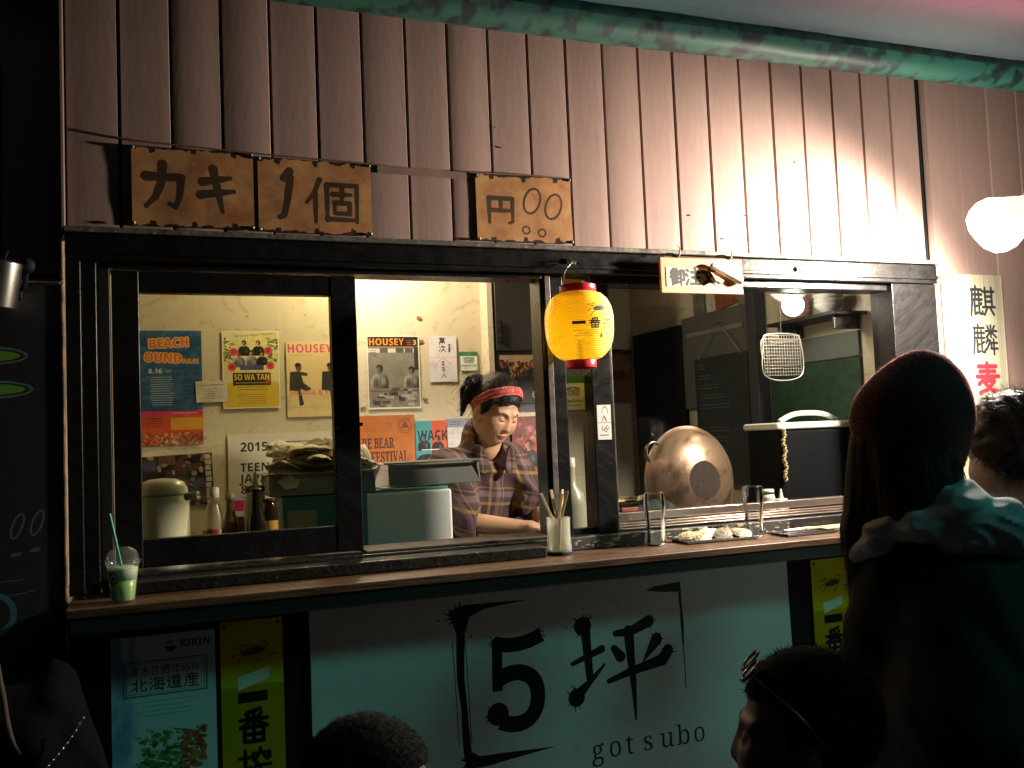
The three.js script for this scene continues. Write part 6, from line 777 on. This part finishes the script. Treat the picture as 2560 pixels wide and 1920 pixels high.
{ // beanie and hood
  const c = customer('person from behind in dark coat with red beanie and pale blue hood', [1.52, 0, 0.944], -44.3 * D, { head: [0.005, 1.470, -0.01], face: Math.PI, coat: darkCloth, caps: [[[0.09, 0.85, 0], [0.09, 1.06, 0], 0.19, 0.165], [[-0.03, 1.135, 0.01], [0.22, 1.130, 0.01], 0.085], [[-0.07, 1.09, 0], [-0.13, 0.85, -0.02], 0.075, 0.062], [[-0.13, 0.85, -0.02], [0.0, 0.86, -0.19], 0.060, 0.052], [[0.27, 1.09, 0], [0.32, 0.85, -0.02], 0.075, 0.062], [[0.32, 0.85, -0.02], [0.18, 0.86, -0.19], 0.060, 0.052], [[0.09, 0.62, 0], [0.09, 0.85, 0], 0.21, 0.19], ...legs(0.0, 0.18, 0.6)] });
  const knit = dataTex(256, 256, (u, v) => 0.7 + 0.10 * Math.sin(u * 6.2832 * 40) + 0.08 * Math.sin(v * 6.2832 * 60) + rnd(-0.1, 0.1)); 
  const beanieG = surf((x, y, z) => { let d = ell(x, y, z, [0.030, 1.488, 0], [0.090, 0.116, 0.116]); d = smin(d, ell(x, y, z, [-0.030, 1.455, 0], [0.090, 0.092, 0.112]), 0.06); d = smin(d, cap(x, y, z, [0.012, 1.45, 0.0], [0.012, 1.385, 0.01], 0.104, 0.092), 0.05); d = Math.max(d, 1.372 - 0.55 * clamp(x, 0, 0.1) - y); return d + 0.0004 * Math.sin(Math.atan2(x - 0.01, z) * 90) + 0.0025 * noise(x * 14, y * 14, z * 14); }, [-0.15, 1.28, -0.15], [0.16, 1.64, 0.15], 0.0048, (x, y, z) => [Math.atan2(x, z) * 0.16, y]); const bn = part('beanie', beanieG, M([0.085, 0.013, 0.018], 0.95, { map: knit, sheen: 1, sheenColor: lin(1, 0.25, 0.22), sheenRoughness: 0.35 }), c);
  fibres('wool_fuzz', beanieG, 9000, 0.0060, 0.00022, M([0.62, 0.10, 0.10], 0.8, { transmission: 0.5, thickness: 0 }), bn, { out: 1, mess: 0.6 });
  const lhG = surf((x, y, z) => { let d = cap(x, y, z, [-0.005, 1.42, 0.015], [0.01, 1.22, 0.045], 0.098, 0.085); d = smin(d, cap(x, y, z, [-0.075, 1.40, 0.01], [-0.108, 1.22, 0.0], 0.050, 0.045), 0.03); d = smin(d, cap(x, y, z, [-0.108, 1.22, 0], [-0.118, 0.93, -0.03], 0.045, 0.022), 0.02); return d + 0.0045 * noise(x * 34, y * 4, z * 34) + 0.0022 * noise(x * 90, y * 7, z * 90); }, [-0.20, 0.86, -0.14], [0.14, 1.54, 0.18], 0.006); part('long_hair', lhG, M([0.026, 0.014, 0.010], 0.6, { specularIntensity: 0.4 }), c);
  fibres('hair_strands', lhG, 5000, 0.060, 0.0005, M([0.05, 0.026, 0.016], 0.45), c, { out: 0.10, mess: 0.18, pull: () => V(0, -1, 0) });
  const hoodG = surf((x, y, z) => { const P = [[-0.125, 1.168, 0.02, 0.020], [-0.080, 1.208, 0.075, 0.030], [0.0, 1.246, 0.100, 0.038], [0.085, 1.272, 0.100, 0.042], [0.165, 1.240, 0.085, 0.046], [0.225, 1.195, 0.035, 0.042]]; let d = 9; for (let i = 0; i < P.length - 1; i++) d = smin(d, cap(x, y, z, P[i], P[i + 1], P[i][3], P[i + 1][3]), 0.025); d = smin(d, ell(x, y, z, [0.105, 1.222, 0.098], [0.115, 0.040, 0.052]), 0.03); d = smin(d, cap(x, y, z, [0.09, 1.29, 0.07], [0.10, 1.24, 0.10], 0.040, 0.05), 0.03); return d + 0.012 * noise(x * 10 + 4, y * 16, z * 10) + 0.006 * Math.abs(noise(x * 20 + 1, y * 34, z * 20)) * 1.6 + 0.004 * Math.sin(y * 90 - x * 50 + 6 * noise(x * 9, y * 9, z * 9)); }, [-0.20, 1.06, -0.06], [0.32, 1.36, 0.20], 0.0065); const hd = part('hood', hoodG, M([0.46, 0.52, 0.55], 0.9, { map: tGrain, sheen: 0.6 }), c);
  fibres('fleece_fuzz', hoodG, 7000, 0.0050, 0.0002, M([0.55, 0.60, 0.62], 0.9, { transmission: 0.5, thickness: 0 }), hd, { out: 1, mess: 0.7 });
}
{ // dark haired customer further along the counter
  const c = customer('person with tousled dark hair in turquoise jacket beyond the beanie wearer', [1.912, 0, 0.823], -48.7 * D, { head: [0.02, 1.365, -0.02], face: -2.2, pitch: 0.25, coat: M([0.16, 0.30, 0.30], 0.8, { map: tGrain }), caps: [[[0.10, 0.80, 0], [0.08, 1.02, 0], 0.18, 0.16], [[-0.03, 1.07, 0], [0.20, 1.08, 0], 0.085], [[-0.05, 1.05, 0], [-0.09, 0.84, -0.08], 0.070, 0.06], [[-0.09, 0.84, -0.08], [0.02, 0.92, -0.22], 0.056, 0.05], [[0.24, 1.06, 0], [0.29, 0.82, -0.04], 0.07, 0.06], [[0.29, 0.82, -0.04], [0.16, 0.9, -0.2], 0.056, 0.05], ...legs(0.0, 0.18, 0.72)], hairMat: M([0.014, 0.012, 0.012], 0.4), strand: [6000, 0.040, 0.35, 0.6], hair: (x, y, z) => { let d = ell(x, y, z, [0, 0.030, -0.020], [0.100, 0.118, 0.120]); d = Math.max(d, Math.min(0.045 - y, z - 0.03)); d = Math.max(d, -(y + 0.12)); return d + 0.008 * noise(x * 24, y * 24, z * 24) + 0.0016 * Math.sin(x * 260 + 6 * noise(x * 30, y * 30, 0)); } });
}
// seated customers, seen as dark heads against the banner
const stool = (lab, p) => { const s = thing('low_stool', lab, 'stool', p); part('seat', new THREE.CylinderGeometry(0.16, 0.16, 0.04, 32), darkWood, s, [0, 0.27, 0]); for (let i = 0; i < 4; i++) part('leg', new THREE.CylinderGeometry(0.016, 0.016, 0.25, 10), darkSteel, s, [0.11 * (i & 1 ? 1 : -1), 0.125, 0.11 * (i & 2 ? 1 : -1)]); };
const seated = (hx, top, f) => { const sh = top - 0.335, w = f; return [[[0, 0.38, 0], [0, sh - 0.12, 0], 0.15, 0.145], [[0, sh, -0.13], [0, sh, 0.13], 0.072], [[0, sh - 0.02, -0.15], [w * 0.07, sh - 0.26, -0.17], 0.06, 0.05], [[w * 0.07, sh - 0.26, -0.17], [w * 0.26, sh - 0.26, -0.08], 0.048, 0.04], [[0, sh - 0.02, 0.15], [w * 0.07, sh - 0.26, 0.17], 0.06, 0.05], [[w * 0.07, sh - 0.26, 0.17], [w * 0.26, sh - 0.26, 0.08], 0.048, 0.04], [[w * 0.02, 0.37, -0.09], [w * 0.40, 0.42, -0.10], 0.085, 0.065], [[w * 0.40, 0.42, -0.10], [w * 0.36, 0.07, -0.10], 0.062, 0.045], [[w * 0.40, 0.42, 0.10], [w * 0.36, 0.07, 0.10], 0.062, 0.045], [[w * 0.02, 0.37, 0.09], [w * 0.40, 0.42, 0.10], 0.085, 0.065], [[w * 0.36, 0.04, -0.10], [w * 0.50, 0.04, -0.10], 0.038, 0.034], [[w * 0.36, 0.04, 0.10], [w * 0.50, 0.04, 0.10], 0.038, 0.034], [[0, sh, 0], [w * 0.01, top - 0.2, 0], 0.065, 0.05]]; };
{
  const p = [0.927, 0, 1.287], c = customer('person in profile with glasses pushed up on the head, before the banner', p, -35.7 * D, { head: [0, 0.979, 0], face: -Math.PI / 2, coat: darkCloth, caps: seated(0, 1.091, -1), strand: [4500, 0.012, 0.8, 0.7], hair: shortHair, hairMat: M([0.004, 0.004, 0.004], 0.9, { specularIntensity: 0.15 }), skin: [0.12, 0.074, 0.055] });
  const fm = M([0.02, 0.02, 0.022], 0.25), g = new THREE.Group(); const rim = s => part('glasses_rim', new THREE.TorusGeometry(0.024, 0.0028, 8, 28).scale(1, 0.8, 1), fm, c, [-0.070, 1.080, s * 0.034]); for (const s of [1, -1]) { const r = rim(s); r.rotation.order = 'ZYX'; r.rotation.set(0, -Math.PI / 2, -0.75); }
  for (const s of [1, -1]) { const ln = part('lens', new THREE.CircleGeometry(0.0225, 24).scale(1, 0.8, 1), M([0.75, 0.8, 0.8], 0.03, { transmission: 0.9, thickness: 0 }), c, [-0.070, 1.080, s * 0.034]); ln.rotation.order = 'ZYX'; ln.rotation.set(0, -Math.PI / 2, -0.75); part('temple_arm', tube([[-0.070, 1.080, s * 0.056], [-0.035, 1.057, s * 0.078], [0.0, 1.027, s * 0.089], [0.03, 0.987, s * 0.088]], 0.0019, 20, 6), M([0.10, 0.10, 0.10], 0.3, { metalness: 0.8 }), c); }
  stool('low round stool under the person with pushed up glasses', [p[0], 0, p[2]]);
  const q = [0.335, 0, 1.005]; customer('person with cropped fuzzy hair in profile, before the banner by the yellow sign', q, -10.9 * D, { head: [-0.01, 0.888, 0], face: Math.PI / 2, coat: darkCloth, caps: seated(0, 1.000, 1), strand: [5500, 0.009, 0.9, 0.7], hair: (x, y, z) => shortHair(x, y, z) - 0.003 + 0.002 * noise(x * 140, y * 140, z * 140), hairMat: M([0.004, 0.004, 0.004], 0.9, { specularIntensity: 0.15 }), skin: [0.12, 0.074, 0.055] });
  stool('low round stool under the person with cropped hair', [q[0], 0, q[2]]);
  customer('tall person standing in the lane in a dark coat, facing the stall', [1.74, 0, 2.14], -0.3, { head: [0, 1.725, 0], face: Math.PI, coat: darkCloth, cell: 0.02, caps: [[[0, 0.92, 0], [0, 1.32, 0], 0.16, 0.16], [[-0.17, 1.46, 0], [0.17, 1.46, 0], 0.08], [[-0.20, 1.43, 0], [-0.25, 1.13, 0], 0.065, 0.05], [[-0.25, 1.13, 0], [-0.10, 1.06, -0.14], 0.05, 0.045], [[0.20, 1.43, 0], [0.25, 1.13, 0], 0.065, 0.05], [[0.25, 1.13, 0], [0.10, 1.06, -0.14], 0.05, 0.045], [[0, 1.48, 0], [0, 1.60, 0], 0.065, 0.055], ...legs(-0.09, 0.09, 0.92)], hair: shortHair, hairMat: M([0.012, 0.01, 0.01], 0.6) });
}
scene.traverse(o => { if (o.isMesh) o.castShadow = o.receiveShadow = true; });
renderer.render(scene, camera);
